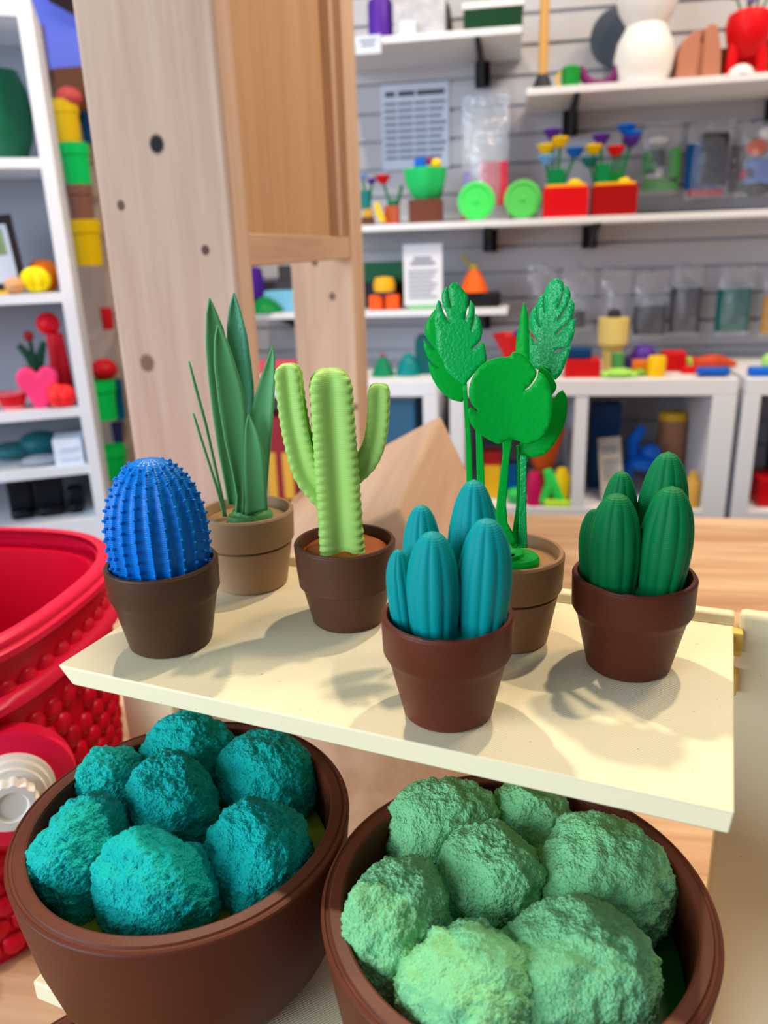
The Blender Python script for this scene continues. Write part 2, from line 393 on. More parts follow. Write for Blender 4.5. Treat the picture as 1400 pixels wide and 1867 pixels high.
# green and teal finger cacti share one shape
def finger_cluster(name, label, x, y, potcol, pkey, col, ckey, turn, cols):
    t = potted(name, label, x, y, potcol, pkey)
    m = mat(ckey, col, .5, .05, 900, 1, spec=.14, layers=330)
    g = G()
    g.lathe([(.0000001, .0440), (.006, .0435), (.014, .0418), (.0205, .0385), (.0235, .034)], 40)
    g.ell((.001, -.006, .043), .006, .006, .004)
    obj('cactus_base', g, m, t)
    for (bx, by, tx, ty, zt, rad) in cols:
        zb = .036; n = 11; rings = 40; v = []; f = []; seg = n*10
        for j in range(rings+1):
            s = j/rings
            if s < .5: pr = 1-.26*((.5-s)/.5)**1.7
            else: pr = math.sqrt(max(0, 1-((s-.5)/.5)**2.1))
            pr = max(pr, .004)
            cx = bx+(tx-bx)*min(1, s*1.3); cy = by+(ty-by)*min(1, s*1.3); z = zb+(zt-zb)*s
            for i in range(seg):
                a = 2*PI*i/seg+turn
                w = abs(math.sin(a*n/2))**.75
                q = rad*pr*(1.0-.085*(1-w))
                v.append((cx+q*math.cos(a), cy+q*math.sin(a), z))
        for j in range(rings):
            for i in range(seg): f.append((j*seg+i, j*seg+(i+1) % seg, (j+1)*seg+(i+1) % seg, (j+1)*seg+i))
        f.append(tuple(rings*seg+i for i in range(seg)))
        obj('finger', G().add(v, f), m, t, smooth=60)
    return t
FING = [(-.0055, -.0095, -.0058, -.0095, .0898, .0114), (.0140, -.0055, .0165, -.0060, .0942, .0117), (.0100, .0100, .0118, .0115, .1056, .0112),
        (-.0090, .0095, -.0108, .0105, .0949, .0092), (-.0175, -.0030, -.0205, -.0030, .0795, .0063)]
finger_cluster('finger_cactus', 'teal cluster of ribbed finger cacti in a reddish brown pot', -.0283, .3106, (96, 44, 27), 'reddish_brown_pot', (0, 140, 138), 'teal_print', .1, FING)
FING2 = [(-.0090, -.0095, -.0098, -.0095, .0911, .0122), (.0110, -.0055, .0135, -.0060, .0950, .0122), (.0090, .0105, .0112, .0115, .1064, .0120),
         (-.0085, .0110, -.0090, .0118, .0960, .0094), (-.0180, .0000, -.0200, .0000, .0797, .0072)]
finger_cluster('finger_cactus', 'dark green cluster of ribbed finger cacti in a maroon brown pot', .0570, .3617, (84, 37, 21), 'maroon_brown_pot', (0, 112, 58), 'dark_green_print', .35, FING2)

# lime column cactus with two arms
t = potted('column_cactus', 'lime green saguaro cactus with two arms in a chocolate pot', -.0928, .3977, (84, 52, 36), 'chocolate_pot', 'step', Rm=.0282, r=.0204, H=.048)
g = G(); v = []
g.lathe([(.0245, .038), (.0238, .0420), (.020, .0445), (.012, .0462), (.0000001, .0468)], 64, None, lambda r, z, a: r)
for i, p in enumerate(g.v):
    q = Vector(p); d = .0012*noise.noise(q*220)+.0007*noise.noise(q*480)
    g.v[i] = (p[0], p[1], p[2]+d)
obj('soil', g, mat('orange_brown_soil', (168, 86, 26), .5, .2, 300), t)
M_lime = mat('lime_print', (162, 204, 100), .42, .04, 900, 1, layers=330)
def star4(turn, scal):
    def fn(a, j):
        w = abs(math.cos(2*(a-turn)))                   # 1 on the ribs and in the valleys alike
        c = math.cos(4*(a-turn))
        base = .80+.20*c-.03*(1-c*c)                    # four ribs
        base = .60+.40*((1+c)/2)**1.25
        k = ((1+c)/2)**6
        return base*(1+k*scal*math.sin(j*2*PI/6))
    return fn
def rod(path, r0, r1, name, turn, scal=.045, steps=None):
    P = [Vector(p) for p in path]
    # resample smooth
    seg = [0]
    for i in range(1, len(P)): seg.append(seg[-1]+(P[i]-P[i-1]).length)
    n = max(24, int(seg[-1]/.00075)); pts = []; rad = []
    def at(s):
        for i in range(1, len(P)):
            if s <= seg[i] or i == len(P)-1:
                u = (s-seg[i-1])/(seg[i]-seg[i-1]); p0 = P[max(i-2, 0)]; p1 = P[i-1]; p2 = P[i]; p3 = P[min(i+1, len(P)-1)]
                return .5*((2*p1)+(-p0+p2)*u+(2*p0-5*p1+4*p2-p3)*u*u+(-p0+3*p1-3*p2+p3)*u**3)
    for k in range(n+1):
        s = seg[-1]*k/n; pts.append(at(s)); r = r0+(r1-r0)*k/n
        e = (seg[-1]-s)/(r1*.95)
        if e < 1: r *= math.sqrt(max(.0008, 1-(1-e)**2))
        rad.append(r)
    return obj(name, G().tube(pts, rad, 64, star4(turn, scal)), M_lime, t, smooth=60)
rod([(-.0018, -.0035, .0440), (-.0022, -.003, .075), (-.0028, -.002, .110), (-.0032, -.0015, .1432)], .0158, .0140, 'trunk', R(47))
rod([(-.0045, -.001, .070), (-.0113, -.001, .0785), (-.0177, -.001, .0885), (-.0213, -.001, .104), (-.0236, 0, .1224), (-.0246, 0, .1462)], .0098, .0085, 'arm', R(40))
rod([(.0020, .001, .0830), (.0085, .001, .0872), (.0145, .001, .0935), (.0188, .001, .1028), (.0212, .001, .1164), (.0222, .001, .1338)], .0080, .0074, 'arm', R(40))

# ------------------------------------------------------------------ thin printed leaves
def lens(pts, crop): x0, y0, s = crop; return [(x0+x*s, y0+y*s) for x, y in pts]
def resample(pts, n):
    d = [0]
    for a, b in zip(pts, pts[1:]): d.append(d[-1]+math.hypot(b[0]-a[0], b[1]-a[1]))
    out = []
    for k in range(n):
        s = d[-1]*k/(n-1)
        for i in range(1, len(d)):
            if s <= d[i]+1e-9:
                u = (s-d[i-1])/max(1e-9, d[i]-d[i-1]); out.append((pts[i-1][0]+(pts[i][0]-pts[i-1][0])*u, pts[i-1][1]+(pts[i][1]-pts[i-1][1])*u)); break
    return out
def blade(name, left, right, crop, P0, nrm, m, parent, cup=.002, thick=.0011, rows=26, back=0.0):
    """a pointed leaf between two outlines listed from the tip down"""
    nrm = Vector(nrm).normalized(); Lp = resample(lens(left, crop), rows); Rp = resample(lens(right, crop), rows); v = []; f = []; C = 7
    org = parent.matrix_basis.inverted()
    for j in range(rows):
        a = on_plane(*Lp[j], P0, nrm); b = on_plane(*Rp[j], P0, nrm)
        for i in range(C):
            u = i/(C-1); q = a.lerp(b, u)+nrm*(cup*(1-(2*u-1)**2)*min(1, (b-a).length/.006)+back*(1-j/(rows-1))**2)
            v.append(org @ q)
    for j in range(rows-1):
        for i in range(C-1): f.append((j*C+i, j*C+i+1, (j+1)*C+i+1, (j+1)*C+i))
    return obj(name, G().add(v, f), m, parent, solid=thick, smooth=40)
def cut_leaf(name, pts, crop, P0, nrm, m, parent, bend=None, thick=.0011, step=.0022, holes=()):
    nrm = Vector(nrm).normalized(); e1 = Vector((0, 0, 1)).cross(nrm).normalized(); e2 = nrm.cross(e1)
    P0 = Vector(P0); q = []
    def flat(pp):
        o = []
        for p in lens(pp, crop):
            w = on_plane(p[0], p[1], P0, nrm)-P0; o.append(Vector((w.dot(e1), w.dot(e2))))
        return o
    q = flat(pts)
    # round the outline a little
    dense = []
    for i in range(len(q)):
        p0, p1, p2, p3 = q[i-1], q[i], q[(i+1) % len(q)], q[(i+2) % len(q)]
        k = max(1, int((p2-p1).length/.0012))
        sharp1 = (p1-p0).normalized().dot((p2-p1).normalized()) < .2; sharp2 = (p2-p1).normalized().dot((p3-p2).normalized()) < .2
        m0 = (p2-p1)*.5 if sharp1 else (p2-p0)*.5; m1 = (p2-p1)*.5 if sharp2 else (p3-p1)*.5
        l = (p2-p1).length; m0 = m0*min(1, l/max(1e-6, m0.length)); m1 = m1*min(1, l/max(1e-6, m1.length))
        for s in range(k):
            u = s/k; dense.append((2*u**3-3*u**2+1)*p1+(u**3-2*u**2+u)*m0+(-2*u**3+3*u**2)*p2+(u**3-u**2)*m1)
    n = len(dense); xs = [p.x for p in dense]; ys = [p.y for p in dense]
    def inside(x, y):
        c = False
        for i in range(n):
            a, b = dense[i], dense[i-1]
            if (a.y > y) != (b.y > y) and x < (b.x-a.x)*(y-a.y)/(b.y-a.y)+a.x: c = not c
        return c
    pts2 = list(dense); y = min(ys)+step/2
    while y < max(ys):
        x = min(xs)+step/2
        while x < max(xs):
            if inside(x, y) and min((Vector((x, y))-p).length_squared for p in dense) > (step*.45)**2: pts2.append(Vector((x, y)))
            x += step
        y += step
    V, E, F, *_ = delaunay_2d_cdt(pts2, [], [list(range(n))], 1, 1e-6)
    org = parent.matrix_basis.inverted(); v = []
    for p in V:
        d = bend(p.x, p.y) if bend else 0
        v.append(org @ (P0+e1*p.x+e2*p.y+nrm*d))
    return obj(name, G().add(v, F), m, parent, solid=thick, smooth=60)

# snake plant
bx, by = -.1651, .4431
t = thing('snake_plant', 'dark green snake plant with pointed blades in a beige pot', 'potted plant', (bx, by, TRAY), 0, 'small printed pots on the cream tray')
M_beige = mat('beige_pot', (166, 132, 100), .55, .08, 900, 1, layers=330)
M_tan = mat('tan_soil', (176, 140, 98), .6, .2, 500)
obj('pot', pot_geo(.0292, .0222, .0495, 'gap'), M_beige, t, smooth=32)
obj('soil', G().lathe([(.0256, .040), (.0254, .0432), (.0000001, .0434)], 48), M_tan, t)
K1 = (160, 500, .391)
M_leafd = mat('leaf_green', (100, 172, 108), .42, .12, 500, 2, trans=.18, layers=300)
M_leafg = mat('leaf_green_glossy', (92, 168, 126), .28, .45, 420, 2, trans=.15)
dv = Vector((bx, by, 0)).normalized(); rt = Vector((dv.y, -dv.x, 0)); B0 = Vector((bx, by, TRAY+.044))
blade('blade', [(575, 112), (560, 190), (555, 330), (565, 480), (585, 660), (610, 830), (640, 985), (655, 1075)], [(577, 112), (604, 170), (640, 260), (672, 400), (690, 600), (698, 850), (697, 1000), (695, 1078)], K1, B0+dv*.006, -dv+.25*rt, M_leafd, t, cup=-.0015, back=-.004)
blade('blade', [(679, 90), (660, 150), (648, 250), (648, 400), (670, 600), (690, 800), (700, 1000), (705, 1075)], [(682, 90), (715, 190), (742, 290), (762, 430), (775, 540), (770, 640), (755, 800), (745, 1075)], K1, B0+dv*.009, -dv-.1*rt, M_leafg, t, cup=-.002, back=-.003)
blade('blade', [(858, 332), (822, 430), (782, 550), (757, 650), (748, 800), (752, 1000), (760, 1085)], [(860, 332), (868, 400), (869, 520), (862, 680), (846, 860), (836, 1000), (833, 1070)], K1, B0+dv*.003+rt*.004, -dv-.3*rt, M_leafd, t, cup=-.0015, back=-.002)
blade('blade', [(605, 238), (593, 290), (590, 420), (610, 600), (640, 780), (680, 950), (695, 1040), (690, 1110)], [(608, 238), (650, 310), (690, 430), (722, 530), (740, 640), (740, 800), (733, 1000), (728, 1120)], K1, B0-dv*.002, -dv+.1*rt, M_leafd, t, cup=-.0018)
blade('blade', [(750, 650), (737, 700), (729, 800), (728, 920), (734, 1050), (735, 1130)], [(752, 650), (790, 730), (815, 820), (828, 930), (835, 1040), (838, 1100)], K1, B0-dv*.006, -dv-.12*rt, M_leafd, t, cup=-.0015)
blade('thin_blade', [(469, 406), (495, 520), (545, 700), (585, 880), (628, 1080), (635, 1130)], [(475, 406), (507, 520), (556, 700), (596, 880), (640, 1080), (648, 1130)], K1, B0-dv*.004, -dv+.5*rt, M_leafd, t, cup=0, thick=.0012)
blade('thin_blade', [(488, 646), (515, 740), (560, 880), (598, 1000), (625, 1100), (628, 1130)], [(495, 646), (525, 740), (570, 880), (610, 1000), (640, 1100), (645, 1130)], K1, B0-dv*.007, -dv+.5*rt, M_leafd, t, cup=0, thick=.0012)
g = G()
for (ox, oy, rr) in ((-.003, -.004, .009), (.006, -.001, .010), (.0005, .004, .010)):
    g.lathe([(rr*.55, .0425), (rr, .0430), (rr*1.02, .0455), (rr*.92, .0475), (rr*.8, .0465), (rr*.55, .0462)], 28, Matrix.Translation(rt*ox+dv*oy))
obj('leaf_socket', g, M_leafd, t)

# monstera
mx, my = -.0026, .3847
t = thing('monstera', 'bright green split leaf monstera in a beige pot behind the teal cactus', 'potted plant', (mx, my, TRAY), 0, 'small printed pots on the cream tray')
obj('pot', pot_geo(.0285, .0212, .0495, 'gap'), mat('brown_beige_pot', (150, 112, 78), .55, .08, 900, 1, layers=330), t, smooth=32)
obj('soil', G().lathe([(.0252, .040), (.0250, .0432), (.0000001, .0434)], 48), mat('tan_soil_dark', (164, 124, 80), .6, .2, 500), t)
K2 = (670, 480, .29286)
M_mon = mat('monstera_green', (0, 190, 66), .38, .25, 450, 2, trans=.45)
M_mong = mat('monstera_green_glossy', (10, 190, 100), .22, .95, 620, 2, spec=.5, trans=.3)
M_mons = mat('monstera_green_satin', (6, 190, 90), .3, .5, 700, 2, spec=.4, trans=.35)
dv = Vector((mx, my, 0)).normalized(); rt = Vector((dv.y, -dv.x, 0)); B0 = Vector((mx, my, TRAY+.044))
cutA = [(603, 760), (545, 722), (492, 670), (470, 610), (440, 560), (428, 500), (423, 420), (419, 340), (428, 270), (440, 228), (455, 238), (468, 290), (492, 340), (520, 378), (486, 300), (466, 245), (464, 190), (488, 143), (500, 158), (508, 220), (526, 282), (512, 215), (504, 155), (518, 126), (556, 118), (576, 142), (602, 172), (627, 212), (624, 260), (612, 320), (606, 364), (624, 320), (634, 262), (640, 228), (662, 255), (668, 300), (662, 352), (642, 432), (660, 385), (674, 316), (697, 342), (711, 390), (714, 432), (698, 484), (655, 528), (642, 548), (690, 512), (722, 488), (734, 540), (738, 612), (700, 640), (652, 700), (618, 742)]
cutB = [(425, 288), (395, 330), (368, 390), (364, 440), (388, 490), (432, 546), (398, 518), (357, 487), (358, 525), (376, 580), (412, 628), (462, 658), (425, 642), (385, 620), (391, 668), (416, 735), (466, 806), (526, 850), (592, 864), (612, 790), (602, 700), (565, 500), (505, 380), (455, 310)]
cutC = [(1168, 725), (1200, 690), (1238, 605), (1262, 540), (1270, 512), (1238, 526), (1185, 556), (1152, 557), (1166, 542), (1212, 527), (1254, 512), (1280, 460), (1290, 400), (1295, 342), (1268, 352), (1235, 392), (1180, 448), (1176, 436), (1226, 386), (1268, 348), (1286, 292), (1285, 244), (1271, 222), (1243, 266), (1212, 328), (1176, 366), (1204, 316), (1240, 262), (1264, 204), (1256, 162), (1236, 132), (1226, 172), (1204, 244), (1178, 286), (1196, 240), (1222, 158), (1214, 112), (1182, 90), (1150, 102), (1120, 132), (1100, 180), (1102, 245), (1106, 318), (1096, 260), (1092, 182), (1066, 208), (1052, 260), (1060, 330), (1078, 400), (1055, 345), (1045, 250), (1020, 282), (1005, 340), (1008, 392), (1030, 440), (1062, 486), (1040, 492), (1010, 440), (1000, 400), (996, 520), (1000, 600), (1040, 650), (1100, 670)]
cutD = [(974, 244), (998, 325), (1003, 400), (1003, 520), (1004, 640), (984, 720), (976, 900), (972, 1180), (950, 1180), (954, 900), (954, 720), (940, 620), (924, 555), (931, 450), (946, 398), (950, 335)]
cutE = [(632, 800), (648, 722), (688, 652), (740, 614), (800, 590), (888, 580), (900, 556), (940, 556), (990, 586), (1030, 640), (1054, 682), (1032, 730), (1000, 770), (962, 797), (1002, 782), (1042, 732), (1066, 676), (1092, 690), (1124, 740), (1146, 820), (1150, 900), (1132, 1000), (1092, 1072), (1040, 1112), (980, 1122), (930, 1100), (880, 1092), (845, 1110), (815, 1124), (762, 1098), (706, 1062), (662, 1020), (634, 965), (628, 900), (640, 890), (680, 916), (768, 966), (735, 962), (694, 940), (682, 905), (650, 872)]
cutF = [(1070, 648), (1112, 664), (1150, 708), (1176, 764), (1166, 798), (1148, 822), (1100, 800), (1060, 720)]
cutG = [(1212, 790), (1236, 830), (1241, 900), (1222, 1008), (1170, 1110), (1110, 1182), (1042, 1207), (980, 1202), (944, 1150), (1000, 1080), (1100, 980), (1152, 860), (1186, 806)]
Bc = B0
cut_leaf('leaf', cutB, K2, Bc-rt*.018+dv*.0130, -dv+.25*rt, M_mon, t, bend=lambda x, y: -6*x*x)
cut_leaf('leaf', cutA, K2, Bc-rt*.014+dv*.0025+Vector((0, 0, .085)), -dv+.12*rt+Vector((0, 0, .10)), M_mons, t, bend=lambda x, y: -3*x*x)
cut_leaf('leaf', cutC, K2, Bc+rt*.016+dv*.005+Vector((0, 0, .085)), -dv-.1*rt+Vector((0, 0, .22)), M_mong, t, bend=lambda x, y: -8*(x-.02)**2)
cut_leaf('leaf', cutD, K2, Bc+rt*.006+dv*.001, -dv-.35*rt, M_mon, t)
cut_leaf('leaf', cutG, K2, Bc+rt*.012-dv*.002, -dv-.2*rt, M_mon, t, bend=lambda x, y: -6*x*x)
cut_leaf('leaf', cutF, K2, Bc+rt*.012-dv*.0072, -dv-.2*rt, M_mon, t)
cut_leaf('leaf', cutE, K2, Bc-dv*.009, -dv+Vector((0, 0, -.10)), M_mon, t, bend=lambda x, y: 5*(x*x))
def stem(Lp, Rp, off, m): blade('stem', Lp, Rp, K2, B0+off, -dv, m, t, cup=0, thick=.0016)
stem([(592, 762), (598, 860), (606, 1000), (614, 1180), (616, 1360), (690, 1560), (860, 1740)], [(618, 745), (624, 860), (636, 1000), (648, 1180), (654, 1360), (730, 1540), (890, 1740)], -rt*.006+dv*.006, M_mon)
stem([(672, 1010), (676, 1120), (678, 1260), (684, 1400), (760, 1560), (880, 1720)], [(704, 1040), (718, 1120), (724, 1260), (730, 1400), (800, 1540), (905, 1720)], -rt*.004+dv*.003, M_mon)
stem([(838, 1100), (842, 1180), (822, 1330), (802, 1500), (800, 1600), (850, 1700), (900, 1760)], [(905, 1090), (884, 1200), (875, 1330), (862, 1500), (872, 1620), (905, 1680), (930, 1740)], -dv*.006, M_mon)
stem([(926, 1140), (930, 1260), (930, 1400), (922, 1540), (900, 1680), (900, 1770)], [(942, 1130), (946, 1260), (948, 1400), (944, 1540), (930, 1680), (935, 1770)], -dv*.001, M_mon)
stem([(952, 1190), (950, 1300), (948, 1450), (940, 1600), (938, 1770)], [(992, 1200), (988, 1300), (988, 1450), (990, 1600), (996, 1770)], -dv*.003, M_mong)
pc = Bc+rt*.016+dv*.005+Vector((0, 0, .085)); nc = (-dv-.1*rt+Vector((0, 0, .22))).normalized(); org = t.matrix_basis.inverted()
at2 = lambda x, y, P, n: on_plane(670+x*.29286, 480+y*.29286, P, n)
c0 = at2(1105, 650, pc, nc); c1 = at2(1040, 900, B0+dv*.004, -dv); c2 = at2(966, 1250, B0+dv*.002, -dv); c3 = at2(950, 1760, B0, -dv)
obj('stem', G().tube([org @ p for p in (c0, c1, c2, c3)], [.0014, .0016, .0018, .002], 10), M_mon, t)
g = G()
for (ox, oy, rr) in ((.004, -.003, .0115), (-.002, .002, .010)):
    g.lathe([(rr*.5, .0425), (rr, .0430), (rr*1.02, .0462), (rr*.92, .0480), (rr*.8, .0470), (rr*.5, .0466)], 28, Matrix.Translation(rt*ox+dv*oy))
obj('leaf_socket', g, M_mon, t)

# ------------------------------------------------------------------ the big bowls of mossy heads
def bowl_geo(Rm, H):
    p = [(0, 0), (Rm*.60, 0), (Rm*.655, .001), (Rm*.70, .0035), (Rm*.79, H*.10), (Rm*.858, H*.20), (Rm*.862, H*.21), (Rm*.872, H*.225), (Rm*.938, H*.50), (Rm*.98, H*.80), (Rm-.0002, H*.965),
         (Rm, H-.0016), (Rm-.0006, H-.0004), (Rm-.0016, H), (Rm-.0022, H-.0005), (Rm-.0034, H-.0006), (Rm-.0042, H+.0003), (Rm-.0086, H+.0006), (Rm-.0096, H+.0001), (Rm-.0102, H-.0012), (Rm-.0120, H-.036), (0, H-.038)]
    return G().lathe(p, 160)
def head_geo(rx, ry, rz, seed, style):
    bm = bmesh.new(); bmesh.ops.create_icosphere(bm, subdivisions=6, radius=1)
    off = Vector((seed*13.7, seed*5.1, seed*9.3)); g = G()
    for vv in bm.verts:
        n = vv.co.normalized(); pw = 2.6                # squarish pebble shape
        k = (abs(n.x)**pw+abs(n.y)**pw+abs(n.z)**pw)**(-1/pw)
        k = .55+.45*k
        k *= 1+.16*noise.noise(n*1.15+off)+.07*noise.noise(n*2.6+off)
        p = Vector((n.x*rx*k, n.y*ry*k, n.z*rz*k))
        q = p*1000
        if style:                                       # knobbly
            c = noise.voronoi(q*.46+off)[0][0]
            d = 1.0*max(0, .75-c)+1.0*noise.noise(q*.16+off)+.35*noise.noise(q*.75+off)
        else:                                           # stringy, combed sideways
            w = Vector((noise.noise(q*.11+off), noise.noise(q*.12), noise.noise(q*.11)))*.9
            e = Vector((q.x*.30, q.y*.30, q.z*.75))+w
            d = .8*(.5-abs(noise.noise(e+off))*1.6)+.85*noise.noise(q*.17+off)+.45*noise.noise(Vector((q.x*.55, q.y*.55, q.z*1.1))+off)
        p += n*d*.0022
        g.v.append(tuple(p))
    g.f = [tuple(x.index for x in f.verts) for f in bm.faces]; bm.free(); return g
def bowl(name, label, c, zb, Rm, H, col, ckey, soil, skey, heads, style, grp=True):
    t = thing(name, label, 'planter bowl', (c[0], c[1], zb+.0003), 0, 'brown bowls of mossy heads')
    obj('bowl', bowl_geo(Rm, H), mat('brown_bowl', (96, 46, 28), .45, .06, 900, 1, layers=260), t, smooth=30)
    g = G().lathe([(Rm-.0124, H-.037), (Rm-.0124, H-.030), (Rm*.5, H-.026), (.0000001, H-.024)], 64)
    for i, p in enumerate(g.v): g.v[i] = (p[0], p[1], p[2]+.002*noise.noise(Vector(p)*60))
    obj('moss_bed', g, mat(skey, soil, .4, .2, 200), t)
    m = mat(ckey, col, .55, 1.0, 760, 3)
    for i, (dx, dy, rx, ry, rz, zo) in enumerate(heads):
        zo -= .0085
        obj('moss_head', head_geo(rx, ry, rz, i+1+(20 if style else 0), style), m, t, (dx, dy, H-.004+zo), (0, 0, random.uniform(-.5, .5)), smooth=180)
    return t
HL = [(-0.0235, 0.0617, 0.0285, 0.021, 0.025, 0.001), (0.0287, 0.0467, 0.028, 0.024, 0.0265, 0), (-0.0588, 0.0317, 0.0185, 0.0185, 0.021, 0), (-0.0157, 0.0177, 0.0255, 0.0225, 0.027, 0.002), (-0.0453, -0.0213, 0.0205, 0.029, 0.029, 0), (0.0437, -0.0128, 0.025, 0.025, 0.029, 0), (0.0004, -0.0383, 0.0295, 0.024, 0.0275, 0)]
bowl('planter_bowl', 'brown bowl of teal mossy heads at the left below the tray', T(.0735, -.0044), LOW, .0842, .090, (0, 184, 172), 'teal_moss_print', (156, 184, 44), 'lime_moss_bed', HL, 0)
HR = [(-0.0374, 0.0498, 0.029, 0.0225, 0.025, 0), (0.0078, 0.0593, 0.021, 0.016, 0.022, 0), (0.0385, 0.0233, 0.031, 0.031, 0.029, 0), (-0.0117, 0.0163, 0.0245, 0.023, 0.0275, 0.001), (-0.0505, -0.0151, 0.0205, 0.029, 0.029, 0), (-0.0164, -0.0432, 0.0265, 0.027, 0.0265, 0), (0.025, -0.0292, 0.032, 0.027, 0.0285, 0.001)]
bowl('planter_bowl', 'brown bowl of pale green mossy heads at the right below the tray', T(.2427, .0034), LOW, .0848, .090, (134, 210, 144), 'green_moss_print', (0, 96, 34), 'green_moss_bed', HR, 1)
HB = [(-.045, .035, .024, .022, .020, 0), (.0, .045, .024, .022, .020, 0), (-.02, .0, .022, .022, .022, 0), (.04, .01, .024, .024, .022, 0)]
bowl('planter_bowl', 'brown bowl of lime mossy heads in the bottom left corner', (-.205, .260), TABLE, .0866, .080, (150, 200, 50), 'lime_moss_print', (118, 146, 30), 'lime_moss_bed', HB, 1)

# ------------------------------------------------------------------ red tub with a white hubbed fitting
t = thing('red_tub', 'red plastic tub with studded sides and a white hubbed disc', 'tub', (-.475, .505, TABLE))
M_red = mat('red_plastic', (206, 8, 42), .32); M_redd = mat('red_plastic_bright', (226, 24, 66), .35)
def oval(a, b, n=64, p=2.7):
    o = []
    for i in range(n):
        u = 2*PI*i/n; c, s = math.cos(u), math.sin(u)
        o.append((a*math.copysign(abs(c)**(2/p), c), b*math.copysign(abs(s)**(2/p), s)))
    return o
def loft(levels, n=64):
    g = G(); v = []; f = []
    for a, b, z in levels: v += [(x, y, z) for x, y in oval(a, b, n)]
    for j in range(len(levels)-1):
        for i in range(n): f.append((j*n+i, j*n+(i+1) % n, (j+1)*n+(i+1) % n, (j+1)*n+i))
    return g.add(v, f)
HT = .27; a0, b0 = .142, .152
g = loft([(.112, .120, .0), (.118, .126, .02), (.131, .141, HT-.01), (.1215, .1315, HT-.012), (.105, .113, .02), (.01, .01, .018)])
g.add([(x, y, 0) for x, y in oval(.112, .120)], [tuple(range(63, -1, -1))])
for j in range(13):                                     # quilted studs in rows
    z = .020+j*.0192
    if z > .245 or .208 < z < .222: continue
    k = (z-.02)/.24; ov = oval(.118+.013*k, .126+.015*k, 800)
    dd = [math.hypot(ov[(i+1) % 800][0]-ov[i][0], ov[(i+1) % 800][1]-ov[i][1]) for i in range(800)]
    step = sum(dd)/44; acc = step*(.5 if j % 2 else 0)
    for i in range(800):
        (x, y), (x2, y2) = ov[i], ov[(i+1) % 800]; acc += dd[i]
        if acc < step: continue
        acc -= step
        if x < -.02 and y > 0 or x < -.09: continue
        g.ell((0, 0, 0), .0098, .0056, .0098, 10, 8, Matrix.Translation((x, y, z)) @ Matrix.Rotation(math.atan2(y2-y, x2-x), 4, 'Z'))
obj('basket', g, M_red, t, smooth=50)
def ring_band(a, b, z, w, hgt): return loft([(a-.004, b-.004, z), (a+w*.6, b+w*.6, z+.001), (a+w, b+w, z+hgt*.3), (a+w, b+w, z+hgt*.7), (a+w*.6, b+w*.6, z+hgt), (a-.004, b-.004, z+hgt)])
g = ring_band(.131, .141, HT-.012, .011, .012); g.add(*[(lambda q: (q.v, q.f))(ring_band(.133, .143, HT-.003, .006, .008))][0])
obj('rim', g, M_redd, t, smooth=50)
obj('rim_band', ring_band(.129, .139, HT-.052, .012, .014), M_redd, t, smooth=50)
wc = on_z(22, 1442, CAMZ-.352)-Vector((-.475, .505, TABLE))
ax = Vector((.55, -.80, .10)).normalized(); Q = ax.to_track_quat('Z', 'Y').to_matrix().to_4x4()
wm = obj('disc', G().lathe([(0, -.022), (.040, -.022), (.043, -.018), (.043, -.002), (.040, 0), (0, 0)], 64), M_redd, t, tuple(wc), Q.to_euler())
g = G().lathe([(0, .0), (.0285, .0), (.0285, .004), (.026, .005), (.0255, .009), (.0225, .010), (.022, .013)], 64)
g.lathe([(.0165, .010), (.0165, .022), (.0155, .0235), (.011, .0235), (.0095, .021), (0, .021)], 72, None, lambda r, z, a: r*(1+.05*math.cos(14*a)) if r > .015 else r)
obj('hub_cap', g, mat('ivory_plastic', (232, 226, 214), .3), wm)

# ------------------------------------------------------------------ goods on the shelves
class It:
    """one thing standing on a shelf: read its place at (px, py) on the plane y=Y, measures in picture units times scale"""
    def __init__(s, name, label, cat, px, py, z, Y, group=None, rz=0):
        s.a = (name, label, cat, group); p = on_y(px, py, Y) if not isinstance(Y, tuple) else on_plane(px, py, BP+BB*Y[0], -BB); Y = p.y; s.s = (p-EYE).dot(FW)/FPX
        s.loc = (p.x, Y, (CAMZ+z+.0003) if z is not None else p.z); s.rz = rz; s.parts = []; s.px = px
    def p(s, name, g, m, **k): s.parts.append((name, g, m, k)); return s
    def sc(s, *v): return [x*s.s for x in v]
    def box(s, name, m, x0, x1, z0, z1, d=40, y=0, **k):
        x0, x1, z0, z1, d, y = s.sc(x0, x1, z0, z1, d, y)
        k.setdefault('bevel', .0015); return s.p(name, G().box(x0, x1, y-d/2, y+d/2, z0, z1), m, **k)
    def lat(s, name, m, prof, x=0, y=0, z=0, n=32, **k):
        M = Matrix.Translation(s.sc(x, y, z)); return s.p(name, G().lathe([(max(r*s.s, 1e-6), q*s.s) for r, q in prof], n, M), m, **k)
    def ball(s, name, m, x, z, rx, rz=None, ry=None, y=0, **k):
        M = s.sc(x, y, z); return s.p(name, G().ell(M, rx*s.s, (ry or rx)*s.s, (rz or rx)*s.s), m, **k)
    def tube(s, name, m, pts, r, n=10, **k): return s.p(name, G().tube([s.sc(*q) for q in pts], r*s.s if not isinstance(r, list) else [x*s.s for x in r], n), m, **k)
    def end(s):
        name, label, cat, group = s.a
        if len(s.parts) == 1:
            n, g, m, k = s.parts[0]; k.pop('label', None)
            return tag(obj(name, g, m, None, s.loc, (0, 0, s.rz), **k), label, cat, group)
        t = thing(name, label, cat, s.loc, s.rz, group)
        for n, g, m, k in s.parts: obj(n, g, m, t, **k)
        return t
def C(r, g, b, ro=.42): return mat('plastic_%02x%02x%02x' % (r, g, b), (r, g, b), ro)
